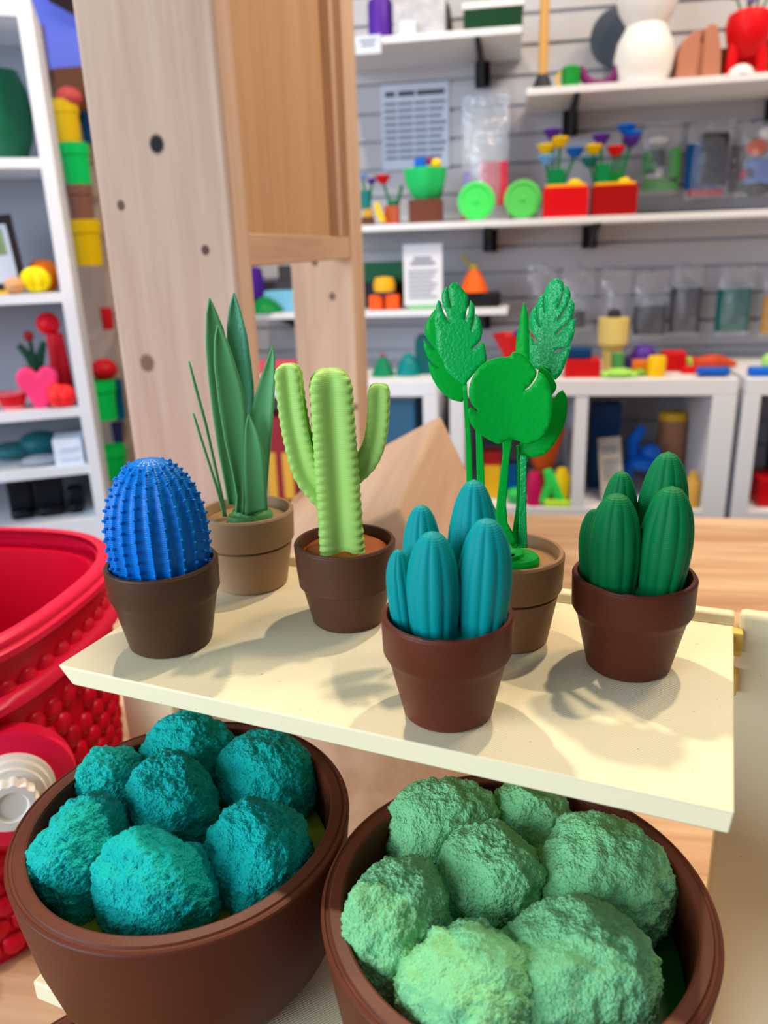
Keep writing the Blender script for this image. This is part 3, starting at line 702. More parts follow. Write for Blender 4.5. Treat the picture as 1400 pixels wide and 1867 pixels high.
RED, REDD, YEL, GRN, LGRN, BLU, PUR, ORG, WHT, BLK, BRN, TEAL = C(214, 10, 20), C(150, 6, 10), C(240, 200, 10), C(0, 110, 60), C(40, 205, 110), C(0, 96, 200), C(78, 40, 150), C(238, 100, 20), C(232, 232, 234), C(22, 22, 26), C(104, 54, 34), C(0, 110, 110)
INK = mat('print_ink', (128, 134, 148), .7); PAPER = mat('paper', (206, 214, 230), .7)

def cup(ro_, h, ri=None, base=.7): return [(0, 0), (ro_*base, 0), (ro_, h), (ro_*.9, h), (ro_*base*.9, h*.1), (0, h*.1)]

# top left shelf
I = It('vase', 'tall purple vase at the left of the highest shelf', 'vase', 694, 58, ZA, 2.14)
I.lat('vase', C(82, 38, 150), [(0, 0), (21, 0), (22.5, 12), (22.5, 66), (20, 72), (18, 70), (18, 8), (0, 8)]).end()
I = It('gift_box', 'white box with grey print beside the purple vase', 'box', 772, 55, ZA, 2.15)
I.box('box', mat('grey_print_paper', (214, 214, 218), .6, 0, var=((150, 150, 158), 60)), -50, 42, 0, 80, 60).end()
I = It('price_card', 'small white card leaning on the grey printed box', 'card', 743, 58, ZA, 2.09)
I.box('card', PAPER, -14, 15, 0, 28, 2, bevel=0).end()
I = It('dark_stand', 'dark angled stand between the printed box and the green box', 'stand', 830, 50, ZA, 2.18)
I.p('stand', G().prism([(x*I.s, q*I.s) for x, q in [(-16, 0), (16, 0), (16, 6), (-2, 8), (-10, 60), (-16, 60)]], -.03, .03), C(66, 54, 56)).end()
I = It('green_box', 'dark green box with a white lid on the highest shelf', 'box', 902, 44, ZA, 2.12)
I.box('box', C(16, 60, 32), -55, 50, 0, 36, 62).box('lid', WHT, -57, 52, 36, 46, 66).end()
I = It('shelf_label', 'white price label hanging on the highest shelf edge', 'label', 671, 78, None, 2.046)
I.box('tag', PAPER, -24, 24, -18, 12, 1.5, bevel=0)
for z, w in ((4, 15), (-3, 12)): I.box('text_line', INK, -w, w, z-2, z+1, 1, y=-1, bevel=0)
I.end()
# top right shelf
I = It('plunger', 'wooden stick with a black rubber foot on the upper right shelf', 'plunger', 989, 152, ZB, 2.10)
I.lat('handle', mat('wooden_stick', (206, 160, 92), .6), [(0, 24), (8.5, 24), (8.5, 190), (0, 192)]).lat('rubber_foot', C(34, 38, 46), [(0, 0), (18, 0), (17, 8), (10, 26), (0, 28)]).end()
I = It('green_mug', 'small green mug with a yellow handle beside the wooden stick', 'mug', 1040, 148, ZB, 2.11)
I.lat('cup', C(20, 140, 50), [(0, 0), (16, 0), (17, 34), (13, 38), (0, 38)]).tube('handle', YEL, [(-15, 0, 8), (-24, 0, 12), (-24, 0, 24), (-15, 0, 28)], 3).end()
I = It('claw_toy', 'plum coloured curled claw toy on the upper right shelf', 'toy', 1096, 146, ZB, 2.12)
I.tube('claw', C(116, 34, 100), [(-38, 0, 38), (-32, 0, 22), (-20, 0, 9), (0, 0, 7), (16, 0, 10), (26, 0, 24), (34, 0, 46)], [5, 9, 9, 7, 9, 10, 5]).end()
I = It('round_plaque', 'slate blue disc standing behind the white gourd vase', 'plaque', 1122, 138, ZB, 2.27)
I.p('disc', G().lathe([(0, -.008), (48*I.s, -.008), (48*I.s, .008), (0, .008)], 40, Matrix.Translation((0, 0, 98*I.s)) @ Matrix.Rotation(PI/2, 4, 'X')), C(74, 84, 98)).box('foot', C(74, 84, 98), -10, 10, 0, 52, 8).end()
I = It('gourd_vase', 'white hourglass vase of two globes on the upper right shelf', 'vase', 1172, 140, ZB, 2.13)
I.lat('vase', mat('white_print', (236, 234, 232), .45, .1, 200), [(0, 0), (40, 0), (50, 22), (53, 45), (48, 70), (36, 92), (34, 97), (48, 118), (57, 150), (54, 180), (40, 205), (30, 207), (28, 200), (0, 198)], n=48).end()
I = It('ribbed_planter', 'terracotta coloured folded planter between the gourd and red pot', 'planter', 1266, 134, ZB, 2.14)
g = G().prism([(x*I.s, q*I.s) for x, q in [(-38, 0), (-2, 0), (0, 78), (-14, 78), (-28, 66), (-36, 40)]], -.05, .05).prism([(x*I.s, q*I.s) for x, q in [(4, 0), (38, 0), (36, 40), (26, 84), (14, 88), (4, 80)]], -.05, .05).box(-2*I.s, 5*I.s, -.045, .04, 0, 60*I.s)
I.p('planter', g, C(178, 118, 94, .6), bevel=.004).end()
I = It('twig_pot', 'small dark olive jar behind the red legged pot', 'jar', 1316, 132, ZB, 2.22)
I.lat('jar', C(96, 78, 48), [(0, 0), (14, 0), (16, 30), (12, 62), (10, 62), (0, 55)]).end()
I = It('legged_pot', 'red round pot on stubby legs with purple flowers', 'planter', 1357, 130, ZB, 2.13)
I.lat('body', RED, [(0, 34), (18, 36), (34, 56), (40, 84), (36, 104), (26, 110), (22, 104), (0, 100)], n=40)
for x, y in ((-28, -10), (26, -10), (-12, 18), (12, 18)): I.tube('leg', RED, [(x*1.05, y, 0), (x*.95, y, 30), (x*.7, y*.7, 60)], [9, 11, 14])
for x, z, c in ((-30, 136, 0), (-8, 150, 1), (16, 140, 0), (34, 134, 1), (0, 128, 0)):
    I.tube('stem', GRN, [(x*.4, 0, 100), (x*.9, 0, z)], 2).ball('flower', PUR if c else C(150, 140, 200), x, z, 9, 7)
I.end()
I = It('dome_knob', 'small white dome in front of the red legged pot', 'dome', 1350, 136, ZB, 2.075)
I.lat('dome', WHT, [(22, 0), (22, 4), (18, 12), (10, 17), (0, 18)]).end()
I = It('green_vase', 'green vase cut by the right edge on the upper right shelf', 'vase', 1412, 130, ZB, 2.16)
I.lat('vase', C(40, 120, 50), [(0, 0), (18, 0), (24, 30), (20, 66), (16, 66), (0, 60)]).end()

# notice sheet on the wall
I = It('notice_sheet', 'white printed notice taped to the slatwall', 'notice', 757, 230, None, 2.326)
I.box('paper', PAPER, -62, 62, -72, 70, 1, bevel=0)
for x0, x1 in ((-54, -36), (-30, 0), (4, 54)): I.box('heading', mat('heading_ink', (74, 80, 90), .7), x0, x1, 50, 58, .8, y=-1, bevel=0)
for k in range(9):
    z = 38-k*11.2
    for x0, x1 in ((-56, -34), (-31, -4), (-1, 22), (25, 56-(k % 3)*4)): I.box('text_line', INK, x0, x1, z-2.6, z+2.6, .8, y=-1, bevel=0)
I.end()

# middle shelf
def brick_flower(I, x, y, z0, x1, z1, m, r=10):
    I.tube('stem', GRN, [(x, y, z0), ((x+x1)/2, y, (z0+z1)/2), (x1, y, z1)], 2.6)
    I.lat('flower', m, [(0, 0), (r*.45, 1), (r, r*.9), (r*.9, r*1.0), (0, r*.5)], x1, y, z1-r*.3, 8)
I = It('brick_plant', 'little dark toy plant with a pale blue flower beside the frame', 'toy plant', 672, 404, ZC, 2.12)
I.box('pot', C(96, 50, 30), -12, 10, 0, 14, 22).box('soil', C(200, 150, 20), -8, 8, 14, 28, 18).box('bush', TEAL, -12, 4, 28, 60, 18); brick_flower(I, 0, 0, 30, -8, 80, C(120, 160, 220)); brick_flower(I, 2, 0, 30, 8, 72, PUR); I.end()
I = It('brick_plant', 'toy plant with a red flower in a small orange pot', 'toy plant', 712, 402, ZC, 2.13)
I.box('pot', C(190, 84, 40), -10, 16, 0, 32, 22); brick_flower(I, 2, 0, 30, -12, 74, RED, 15); I.box('leaf_block', GRN, -4, 14, 32, 42, 14).tube('stem', GRN, [(14, 0, 34), (22, 0, 66)], 3).end()
I = It('yellow_peg', 'small yellow toy leaning before the red flower plant', 'toy', 691, 404, ZC, 2.085)
I.tube('peg', YEL, [(8, 0, 5), (0, 0, 22), (-4, 0, 38)], [5, 6, 5]).end()
I = It('tulip_planter', 'mint green tulip shaped cup on a brown block', 'toy planter', 776, 399, ZC, 2.11)
I.box('block', BRN, -28, 30, 0, 40, 50)
tl = lambda r, z, a: r*(1+.0*a)
I.p('cup', G().lathe([(9*I.s, 36*I.s), (22*I.s, 44*I.s), (32*I.s, 66*I.s), (36*I.s, 92*I.s), (33*I.s, 92*I.s), (20*I.s, 50*I.s), (0, 48*I.s)], 40, None, lambda r, z, a: r*(1+.10*math.cos(4*a)*(z/(90*I.s)))), LGRN)
I.box('blue_block', BLU, -18, 2, 60, 110, 16).ball('yellow_flower', YEL, 20, 98, 10).ball('plum_flower', C(140, 40, 80), 9, 104, 7).tube('leaf', GRN, [(20, 4, 42), (34, 4, 84)], [9, 4]).end()
def bag(name, label, px, py, z, Y, w, h, parts, group=None, hang=False, film=None):
    I = It(name, label, 'bag', px, py, z, Y, group)
    v = []; f = []; nx, nz = 13, 17; s = I.s
    for sgn in (-1, 1):
        for j in range(nz):
            for i in range(nx):
                u = i/(nx-1); q = j/(nz-1); d = 15*max(0, 1-(2*u-1)**2)*max(0, 1-(2*q-.75)**2)**.7+.6
                v.append(((u-.5)*w*.86*s*(1-.05*q), sgn*d*s, q*h*s))
    n = nx*nz
    for o_ in (0, n):
        for j in range(nz-1):
            for i in range(nx-1):
                q = (o_+j*nx+i, o_+j*nx+i+1, o_+(j+1)*nx+i+1, o_+(j+1)*nx+i); f.append(q if o_ == 0 else q[::-1])
    I.p('film', G().add(v, f), film or clear_plastic(), smooth=60)
    for (nm, kind, m, a) in parts:
        if kind == 'b': I.box(nm, m, a[0], a[1], a[2], a[3], a[4] if len(a) > 4 else 12)
        else: I.ball(nm, m, a[0], a[1], a[2], a[3] if len(a) > 3 else None, ry=8)
    if hang:
        I.tube('hook', mat('steel_wire', (170, 172, 178), .3), [(0, -2, h-6), (0, 12, h-2), (0, (2.328-Y)/s, h+2)], 1.2)
    return I.end()
bag('clear_bag', 'tall clear bag with a pink red block standing on the middle shelf', 884, 396, ZC, 2.20, 98, 208,
    [('pink_block', 'b', C(232, 60, 84), (-10, 40, 28, 100, 18)), ('lilac_strip', 'b', C(150, 140, 220), (-38, -24, 10, 86)), ('red_piece', 'b', RED, (-42, -22, 6, 44))], film=clear_plastic('crinkled_bag_film', .3))
for px, lab, mm in ((868, 'bright green ridged disc leaning before the clear bag', C(70, 220, 96)), (952, 'duller green disc next to the red flower box', C(84, 196, 90))):
    I = It('green_disc', lab, 'disc', px, 400, ZC, 2.085, 'green discs on the middle shelf')
    M = Matrix.Translation((0, 0, 33.5*I.s)) @ Matrix.Rotation(PI/2-.1, 4, 'X')
    q = I.s
    I.p('disc', G().lathe([(0, -.006), (33*q, -.006), (33.5*q, -.002), (33*q, .006), (27*q, .008), (25*q, .005), (6*q, .005), (4*q, .008), (0, .008)], 48, M), mm).end()
for k, (px, lab) in enumerate(((1029, 'left of the two red flower boxes, beside the green disc'), (1116, 'right and darker of the two red flower boxes, under blue flowers'))):
    I = It('flower_box', lab, 'planter box', px, 390, ZC, 2.10, 'red flower boxes on the middle shelf')
    I.box('box', RED if k == 0 else C(160, 6, 8), -39, 39, 0, 50, 60).box('soil', C(246, 176, 12), -35, 35, 50, 55, 54).ball('yellow_knob', YEL, 16, 56, 13, 9)
    I.box('leaf_clump', C(0, 122, 66), -32, -2 if k == 0 else -8, 55, 82 if k == 0 else 88, 20)
    if k: I.box('leaf_clump', C(0, 110, 40), -8, 18, 55, 72, 18)
    F = ([(-30, -36, 112, YEL), (-22, -26, 136, PUR), (-16, -12, 122, YEL), (-30, -34, 94, C(110, 170, 230)), (-4, 14, 104, BLU)] if k == 0 else
         [(-30, -38, 108, YEL), (-22, -26, 124, PUR), (-6, 0, 104, RED), (0, 16, 138, BLU), (10, 26, 118, C(70, 40, 140)), (6, 28, 126, BLU), (-34, -44, 88, TEAL)])
    for x, x1, z1, m in F: brick_flower(I, x, 0, 56, x1, z1, m, 17)
    I.end()
HG = 'clear bags hanging over the middle shelf'
bag('clear_bag', 'hanging clear bag of lime green and black parts', 1200, 356, None, 2.27, 78, 120, [('lime_part', 'b', C(70, 180, 60), (-28, 30, 8, 30)), ('lime_part', 'b', C(70, 180, 60), (14, 32, 20, 78)), ('lime_part', 'b', C(50, 170, 90), (-30, -8, 34, 72)), ('black_part', 'b', BLK, (-16, 6, 50, 76)), ('white_part', 'b', WHT, (-24, 4, 26, 44)), ('white_part', 'e', WHT, (-6, 92, 18, 8))], HG, True)
bag('clear_bag', 'hanging clear bag of blue and charcoal parts', 1286, 362, None, 2.27, 90, 128, [('blue_part', 'b', C(0, 84, 150), (-40, -14, 16, 92)), ('charcoal_part', 'b', C(58, 58, 62), (-14, 30, 22, 108)), ('red_part', 'b', C(190, 60, 70), (-32, 28, 4, 16)), ('blue_part', 'b', C(50, 90, 150), (-20, 16, 16, 24))], HG, True)
bag('clear_bag', 'hanging clear bag with a brown strip beside the blue one', 1334, 358, None, 2.306, 42, 128, [('brown_part', 'b', C(80, 58, 52), (-8, 14, 6, 84))], HG, True)
bag('clear_bag', 'hanging clear bag of orange, blue and pink parts', 1376, 358, None, 2.255, 80, 124, [('orange_part', 'e', ORG, (-6, 82, 18, 14)), ('blue_part', 'b', C(120, 150, 220), (-22, 30, 20, 62)), ('pink_part', 'b', C(200, 60, 96), (-28, -8, 30, 48)), ('black_part', 'e', BLK, (0, 14, 32, 14)), ('white_part', 'e', WHT, (8, 104, 14, 12))], HG, True)

# low shelf behind the frame
I = It('purple_figure', 'purple figure seen through the opening of the pine frame', 'figure', 468, 560, ZD, 2.16)
I.box('base', C(30, 40, 40), -16, 18, 0, 24, 30).lat('body', C(70, 30, 140), [(0, 24), (17, 24), (18, 46), (14, 72), (8, 76), (0, 76)]).end()
I = It('green_dome', 'green bumpy mound seen through the opening of the frame', 'toy', 484, 567, ZD, 2.085)
I.lat('mound', C(0, 130, 60), [(32, 0), (30, 8), (20, 18), (8, 26), (0, 28)]).end()
I = It('ribbed_tray', 'pale blue ribbed tray behind the rear pine post', 'tray', 520, 560, ZD, 2.12)
I.p('tray', G().add(*(lambda q: (q.v, q.f))(G().box(-34*I.s, 34*I.s, -.02, .05, 0, 36*I.s))), C(110, 190, 226), bevel=.002)
for k in range(9): I.box('rib', C(150, 214, 240), -32+k*8, -29+k*8, 4, 33, 2, y=-15, bevel=0)
I.end()
I = It('dark_toy', 'dark grey toy behind the pale blue ribbed tray', 'toy', 515, 560, ZD, 2.24)
I.box('body', C(66, 64, 70), -26, 26, 0, 48, 30).box('top', C(60, 56, 58), 0, 26, 48, 74, 24).end()
I = It('green_case', 'green crate with a black front behind the orange robot', 'crate', 705, 566, ZD, 2.19)
I.box('crate', C(0, 92, 54), -38, 38, 0, 78, 40).box('black_face', BLK, -36, 36, 2, 44, 4, y=-22).end()
I = It('toy_robot', 'orange robot toy with a yellow head on the low shelf', 'toy robot', 702, 570, ZD, 2.09)
for x in (-15, 15): I.box('foot', C(250, 90, 10), x-12, x+12, 0, 26, 26, bevel=.004)
I.box('body', C(70, 54, 70), -18, 18, 22, 34, 20).lat('head', C(236, 176, 30), [(0, 32), (19, 32), (20, 44), (16, 56), (0, 58)]).end()
I = It('card_sign', 'white printed card in a clear holder on the low shelf', 'sign', 772, 566, ZD, 2.085)
I.box('card', mat('sign_paper', (222, 222, 228), .6), -35, 35, 6, 112, 2, bevel=0).box('base', C(120, 190, 130), -26, 26, 0, 7, 22)
for z, w in ((88, 16), (80, 22)): I.box('heading', INK, -w, w, z-3, z+2, .8, y=-1.6, bevel=0)
for k in range(7): I.box('text_line', INK, -26, 26-(k % 3)*5, 66-k*7.5-1.2, 66-k*7.5+1.4, .8, y=-1.6, bevel=0)
I.end()
I = It('purple_bead', 'small lilac ball beside the card sign', 'ball', 806, 566, ZD, 2.10)
I.ball('ball', C(120, 90, 200), 0, 11, 11).end()
I = It('traffic_cone', 'orange cone toy with a yellow pole on a black base', 'toy', 872, 562, ZD, 2.12)
I.box('base', BLK, -28, 40, 0, 26, 40, bevel=.006).lat('cone', C(236, 96, 20), [(0, 26), (26, 26), (20, 44), (10, 64), (0, 66)], -8).ball('cap', C(200, 170, 60), -8, 68, 8).tube('pole', C(170, 150, 60), [(-10, 0, 66), (-30, 0, 90)], 3).end()

# hanging bags over the cubbies
HB2 = 'clear bags hanging above the cubby top'
for px, lab, w, h, pz, pp in ((985, 'hanging clear bag half hidden by the right monstera leaf', 60, 110, 600, [('dark_part', 'b', C(60, 60, 70), (-8, 22, 8, 30))]),
    (1050, 'hanging clear bag with a little black piece at its foot', 66, 112, 604, [('black_part', 'b', C(50, 50, 58), (-20, 14, 6, 36))]),
    (1118, 'hanging clear bag with black parts above the cream jar', 62, 110, 604, [('black_part', 'e', BLK, (4, 18, 16, 14))]),
    (1182, 'hanging clear bag with a flat grey block', 70, 118, 618, [('grey_block', 'b', C(72, 74, 84), (-28, 26, 8, 58))]),
    (1245, 'hanging clear bag packed with charcoal parts', 62, 122, 612, [('charcoal_block', 'b', C(78, 78, 84), (-26, 26, 6, 84))]),
    (1333, 'hanging clear bag with a teal green block', 70, 122, 612, [('teal_block', 'b', C(0, 112, 104), (-30, 26, 8, 82))]),
    (1410, 'hanging clear bag with yellow parts at the right edge', 62, 122, 616, [('yellow_block', 'b', C(230, 164, 20), (-24, 24, 8, 74))])):
    bag('clear_bag', lab, px, pz, None, 2.26, w, h, pp, HB2, True)

# things on the cubby tops
def simple(name, label, cat, px, py, Y, build, z=-.311):
    I = It(name, label, cat, px, py, z, Y); build(I); return I.end()
simple('cone_toy', 'green cone toy with a pink tip left of the monstera', 'toy', 699, 692, 2.02, lambda I: I.lat('cone', C(0, 124, 84), [(0, 0), (22, 0), (16, 14), (7, 32), (0, 34)]).ball('tip', C(140, 90, 90), 0, 36, 5))
simple('teal_mound', 'teal pointed mound beside the green cone toy', 'toy', 745, 690, 2.03, lambda I: I.lat('mound', C(0, 124, 124), [(0, 0), (24, 0), (18, 20), (8, 36), (0, 40)]))
simple('dark_teal_vase', 'dark teal block vase behind the left monstera leaf', 'vase', 782, 692, 2.06, lambda I: I.box('body', C(0, 84, 88), -22, 22, 0, 64, 44, bevel=.006).box('rim', C(0, 70, 74), -18, 18, 64, 68, 34))
simple('red_bowl', 'shallow red bowl seen left of the glossy monstera leaf', 'bowl', 936, 690, 2.08, lambda I: I.lat('bowl', RED, [(0, 0), (16, 0), (20, 30), (40, 66), (37, 66), (16, 34), (0, 30)]).ball('blue_ball', C(40, 50, 120), 8, 60, 12))
simple('red_tray', 'long red box on the cubby top behind the monstera leaf', 'box', 1058, 690, 2.0, lambda I: I.box('box', C(200, 14, 24), -30, 32, 0, 30, 60))
simple('blue_case', 'small navy blue case resting on the long red box', 'case', 1050, 660, 2.0, lambda I: I.box('case', C(0, 60, 110), -18, 26, 0, 22, 30, bevel=.006), z=-.311+.0402)
simple('cream_jar', 'tall cream jar with a dark lid on the cubby top', 'jar', 1113, 688, 2.08, lambda I: I.lat('jar', C(226, 204, 122), [(0, 0), (16, 0), (18, 40), (26, 48), (27, 92), (0, 94)]).lat('lid', C(50, 48, 52), [(0, 93.8), (12, 93.8), (10, 106), (0, 108)]))
simple('green_pot', 'small dull green pot before the cream jar', 'pot', 1124, 688, 2.02, lambda I: I.lat('pot', C(84, 160, 90), [(0, 0), (10, 0), (13, 36), (10, 36), (0, 8)]))
simple('lime_frog', 'flat lime green frog toy at the front of the cubby top', 'toy', 1128, 692, 1.965, lambda I: I.ball('body', C(164, 226, 96), 0, 8, 26, 8, 16).ball('leg', C(164, 226, 96), -24, 5, 10, 5).ball('leg', C(164, 226, 96), 24, 5, 10, 5))
simple('purple_toy', 'purple lumpy toy behind the yellow cylinder', 'toy', 1164, 686, 2.1, lambda I: I.ball('body', C(84, 50, 150), 6, 22, 22, 22, 20).ball('tail', C(64, 36, 110), -18, 12, 12))
simple('orange_block', 'small orange block left of the yellow cylinder', 'block', 1166, 690, 2.02, lambda I: I.box('block', C(226, 120, 40), -14, 14, 0, 24, 24))
simple('olive_leaf_toy', 'olive green flat toy between the frog and the cylinder', 'toy', 1166, 693, 1.985, lambda I: I.ball('body', C(130, 180, 50), 0, 6, 14, 6, 10))
simple('yellow_cylinder', 'yellow ribbed cylinder at the front of the cubby top', 'cylinder', 1195, 692, 1.975, lambda I: I.lat('body', C(246, 196, 10), [(0, 0), (15, 0), (16, 3), (16, 33), (14, 36), (0, 36)]))
simple('red_cube', 'red cube behind the yellow cylinder', 'cube', 1224, 688, 2.07, lambda I: I.box('cube', C(200, 10, 20), -19, 20, 0, 34, 40, bevel=.004))
simple('lime_bead', 'lime green bead right of the red cube', 'bead', 1253, 684, 2.09, lambda I: I.ball('bead', C(160, 210, 90), 0, 11, 10, 11))
simple('red_wedge', 'low red wedge before the rust dragon toy', 'wedge', 1262, 690, 2.02, lambda I: I.box('wedge', RED, -20, 14, 0, 12, 24, bevel=.003))
simple('dragon_toy', 'long rust orange jointed dragon lying on the cubby top', 'toy dragon', 1298, 688, 2.09, lambda I: I.tube('body', C(206, 74, 40), [(-38, 0, 8), (-20, 4, 12), (0, -2, 14), (18, 4, 11), (40, 0, 7)], [6, 10, 12, 10, 4]).ball('head', C(206, 64, 36), -36, 14, 9, 8))
simple('blue_car', 'flat blue toy car at the front of the middle cubby top', 'toy car', 1298, 692, 1.965, lambda I: I.box('body', C(0, 92, 190), -28, 28, 3, 16, 26, bevel=.005).ball('wheel', C(0, 70, 160), -18, 5, 5).ball('wheel', C(0, 70, 160), 18, 5, 5))
simple('blue_boat', 'flat blue toy boat on the right hand cubby top', 'toy boat', 1386, 690, 1.97, lambda I: I.box('hull', C(0, 100, 214), -22, 24, 0, 16, 26, bevel=.006))
simple('lime_toy', 'pale lime toy behind the blue boat at the right edge', 'toy', 1402, 682, 2.05, lambda I: I.ball('body', C(170, 226, 120), 0, 16, 16, 16))

# things inside the cubbies
zc_ = -.636
def inc(name, label, cat, px, Y, build, z=zc_): return simple(name, label, cat, px, 930, Y, build, z)
inc('blue_bin', 'steel blue bin in the left cubby behind the lime cactus', 'bin', 725, 2.10, lambda I: I.box('bin', C(64, 112, 140), -40, 40, 0, 165, 90).box('lid', C(110, 120, 130), -42, 42, 165, 175, 94))
inc('orange_bowl', 'orange bowl with white inside, high in the middle cubby', 'bowl', 988, 2.02, lambda I: I.lat('bowl', C(222, 92, 30), [(0, 60), (18, 60), (24, 80), (37, 126), (34, 126), (19, 84), (0, 80)]).lat('foot', C(160, 60, 20), [(0, 0), (20, 0), (16, 60), (0, 62)]).ball('white_filling', WHT, -4, 116, 28, 12, 24))
inc('magenta_toy', 'magenta toy figure under the orange bowl', 'toy', 972, 1.96, lambda I: I.lat('body', C(190, 20, 90), [(0, 0), (14, 0), (15, 40), (8, 60), (0, 62)]))
inc('lime_figure', 'bright green splayed figure in the middle cubby', 'toy', 1004, 1.955, lambda I: I.tube('leg', C(50, 220, 90), [(-16, 0, 6), (-2, 0, 40), (-8, 0, 66)], [8, 10, 8]).tube('leg', C(50, 220, 90), [(18, 0, 5), (6, 0, 34), (-4, 0, 58)], [9, 10, 8]))
inc('yellow_figure', 'yellow figure at the right of the orange bowl', 'toy', 1022, 1.97, lambda I: I.lat('body', YEL, [(0, 0), (13, 0), (15, 50), (8, 66), (0, 68)]))
inc('lime_mat', 'flat yellow green piece lying before the lime figure', 'toy', 1018, 1.945, lambda I: I.box('mat', C(190, 230, 60), -26, 26, 0, 12, 10, bevel=.003))
inc('yellow_block', 'yellow block with a red top beside the monstera stems', 'block', 896, 2.02, lambda I: I.box('block', C(226, 176, 30), -16, 16, 0, 62, 30).box('top', C(170, 30, 30), -16, 16, 62, 86, 30))
inc('blue_piece', 'small blue piece behind the monstera stems', 'toy', 930, 2.04, lambda I: I.box('block', C(0, 90, 150), -14, 14, 0, 60, 26))
inc('green_piece', 'small green piece in the cubby behind the monstera stems', 'toy', 938, 1.97, lambda I: I.ball('body', C(50, 190, 90), 0, 14, 16, 14))
inc('info_card', 'beige printed card leaning in the middle cubby', 'card', 1116, 1.99, lambda I: I.p('card', G().box(-20*I.s, 20*I.s, -.001, .001, 3*I.s, 118*I.s, Matrix.Rotation(-.10, 4, 'Y') @ Matrix.Rotation(-.12, 4, 'X')), mat('beige_card', (196, 186, 172), .7)) and [I.p('text_line', G().box(-14*I.s, 14*I.s, -.0022, -.001, (z_-1.5)*I.s, (z_+1.5)*I.s, Matrix.Rotation(-.10, 4, 'Y') @ Matrix.Rotation(-.12, 4, 'X')), INK) for z_ in (100, 92, 76, 68, 60, 52, 44)])
inc('navy_case', 'dark blue case behind the leaning card', 'case', 1096, 2.14, lambda I: I.box('case', C(20, 70, 120), -26, 22, 0, 150, 40))
inc('balloon_toy', 'shiny blue balloon animal in the middle cubby', 'balloon toy', 1158, 2.06, lambda I: I.ball('body', BLU, 4, 62, 30, 16).ball('body', C(30, 110, 214), 20, 76, 18).tube('neck', BLU, [(-10, 0, 62), (-12, 0, 100), (4, 0, 124)], [12, 12, 8]).tube('leg', BLU, [(-18, 0, 60), (-18, 0, 1)], 10).tube('leg', BLU, [(24, 0, 60), (24, 0, 1)], 10))
inc('yellow_ring', 'yellow topped jar behind the dark green cactus', 'jar', 1212, 2.17, lambda I: I.lat('jar', C(170, 120, 90), [(0, 0), (24, 0), (24, 116), (0, 118)]).lat('cap', C(230, 180, 40), [(0, 117), (25, 117), (22, 130), (0, 131)]))
inc('amber_bottle', 'amber coloured bottle at the right of the middle cubby', 'bottle', 1258, 1.965, lambda I: I.lat('bottle', C(206, 160, 70), [(0, 0), (14, 0), (14, 48), (7, 58), (7, 66), (0, 66)]))
inc('red_bin', 'red open box in the cubby at the right edge', 'box', 1402, 2.02, lambda I: I.box('box', C(204, 8, 14), -32, 40, 0, 50, 70))
inc('black_speaker', 'dark grey round object above the red box at the right edge', 'speaker', 1418, 2.14, lambda I: I.lat('body', C(46, 46, 50), [(0, 0), (30, 0), (32, 140), (26, 170), (0, 176)]))
# boxes between the frame posts
inc('stacked_carton', 'dark red carton with yellow stripes behind the snake plant', 'carton', 520, 1.99, lambda I: I.box('carton', C(150, 40, 50), -50, 40, 0, 150, 90).box('yellow_stripe', C(226, 170, 60), -14, 4, 10, 92, 2, y=-46).box('yellow_stripe', C(226, 170, 60), 16, 34, 10, 92, 2, y=-46))
simple('red_packets', 'pink and red packet on the cubby top between the posts', 'packet', 500, 690, 2.0, lambda I: I.box('packet', C(214, 70, 90), -40, 44, 0, 30, 30, bevel=.004).box('white_band', WHT, -40, 44, -.0, 8, 32))

# ------------------------------------------------------------------ bookcase contents
def bk(name, label, cat, px, z, Y, build, py=400, group=None):
    I = It(name, label, cat, px, py, z, (Y-1.55,), group, BA); build(I); return I.end()
bk('green_vase', 'large dark green ribbed vase at the top of the bookcase', 'vase', 20, BS[0], 1.66, lambda I: I.lat('vase', C(18, 92, 62), [(0, 0), (26, 0), (42, 40), (48, 84), (44, 120), (34, 150), (30, 150), (40, 110), (40, 60), (0, 6)], n=40), 285)
bk('picture_frame', 'black framed picture leaning on the second bookcase shelf', 'picture frame', 6, BS[1]+.006, 1.63, lambda I: (I.p('frame', G().box(-38*I.s, 42*I.s, -.008, .004, 0, 128*I.s, Matrix.Rotation(-.12, 4, 'X') @ Matrix.Rotation(-.08, 4, 'Y')), C(44, 36, 36)), I.p('print', G().box(-28*I.s, 30*I.s, -.0095, -.008, 12*I.s, 112*I.s, Matrix.Rotation(-.12, 4, 'X') @ Matrix.Rotation(-.08, 4, 'Y')), mat('framed_print', (206, 212, 226), .4)), I.p('print_patch', G().box(-26*I.s, 22*I.s, -.0105, -.0095, 60*I.s, 106*I.s, Matrix.Rotation(-.12, 4, 'X') @ Matrix.Rotation(-.08, 4, 'Y')), mat('print_green', (176, 190, 140), .5, var=((40, 100, 70), 40)))), 525)
bk('tan_ball', 'tan wooden ball before the black picture frame', 'ball', 28, BS[1], 1.575, lambda I: I.ball('ball', C(220, 160, 112), 0, 15, 18, 15), 528)
bk('yellow_tile', 'flat yellow piece at the left edge of the second shelf', 'tile', 4, BS[1], 1.57, lambda I: I.box('tile', C(230, 180, 50), -14, 12, 0, 7, 22), 528)
bk('yellow_star', 'yellow spiky ball beside the orange ball', 'ball', 68, BS[1], 1.585, lambda I: I.p('ball', G().lathe([(max(1e-6, 23*math.sin(PI*j/14))*I.s, (23-23*math.cos(PI*j/14))*I.s) for j in range(15)], 40, None, lambda r, z, a: r*(1+.14*math.cos(10*a))), C(246, 222, 10)), 527)
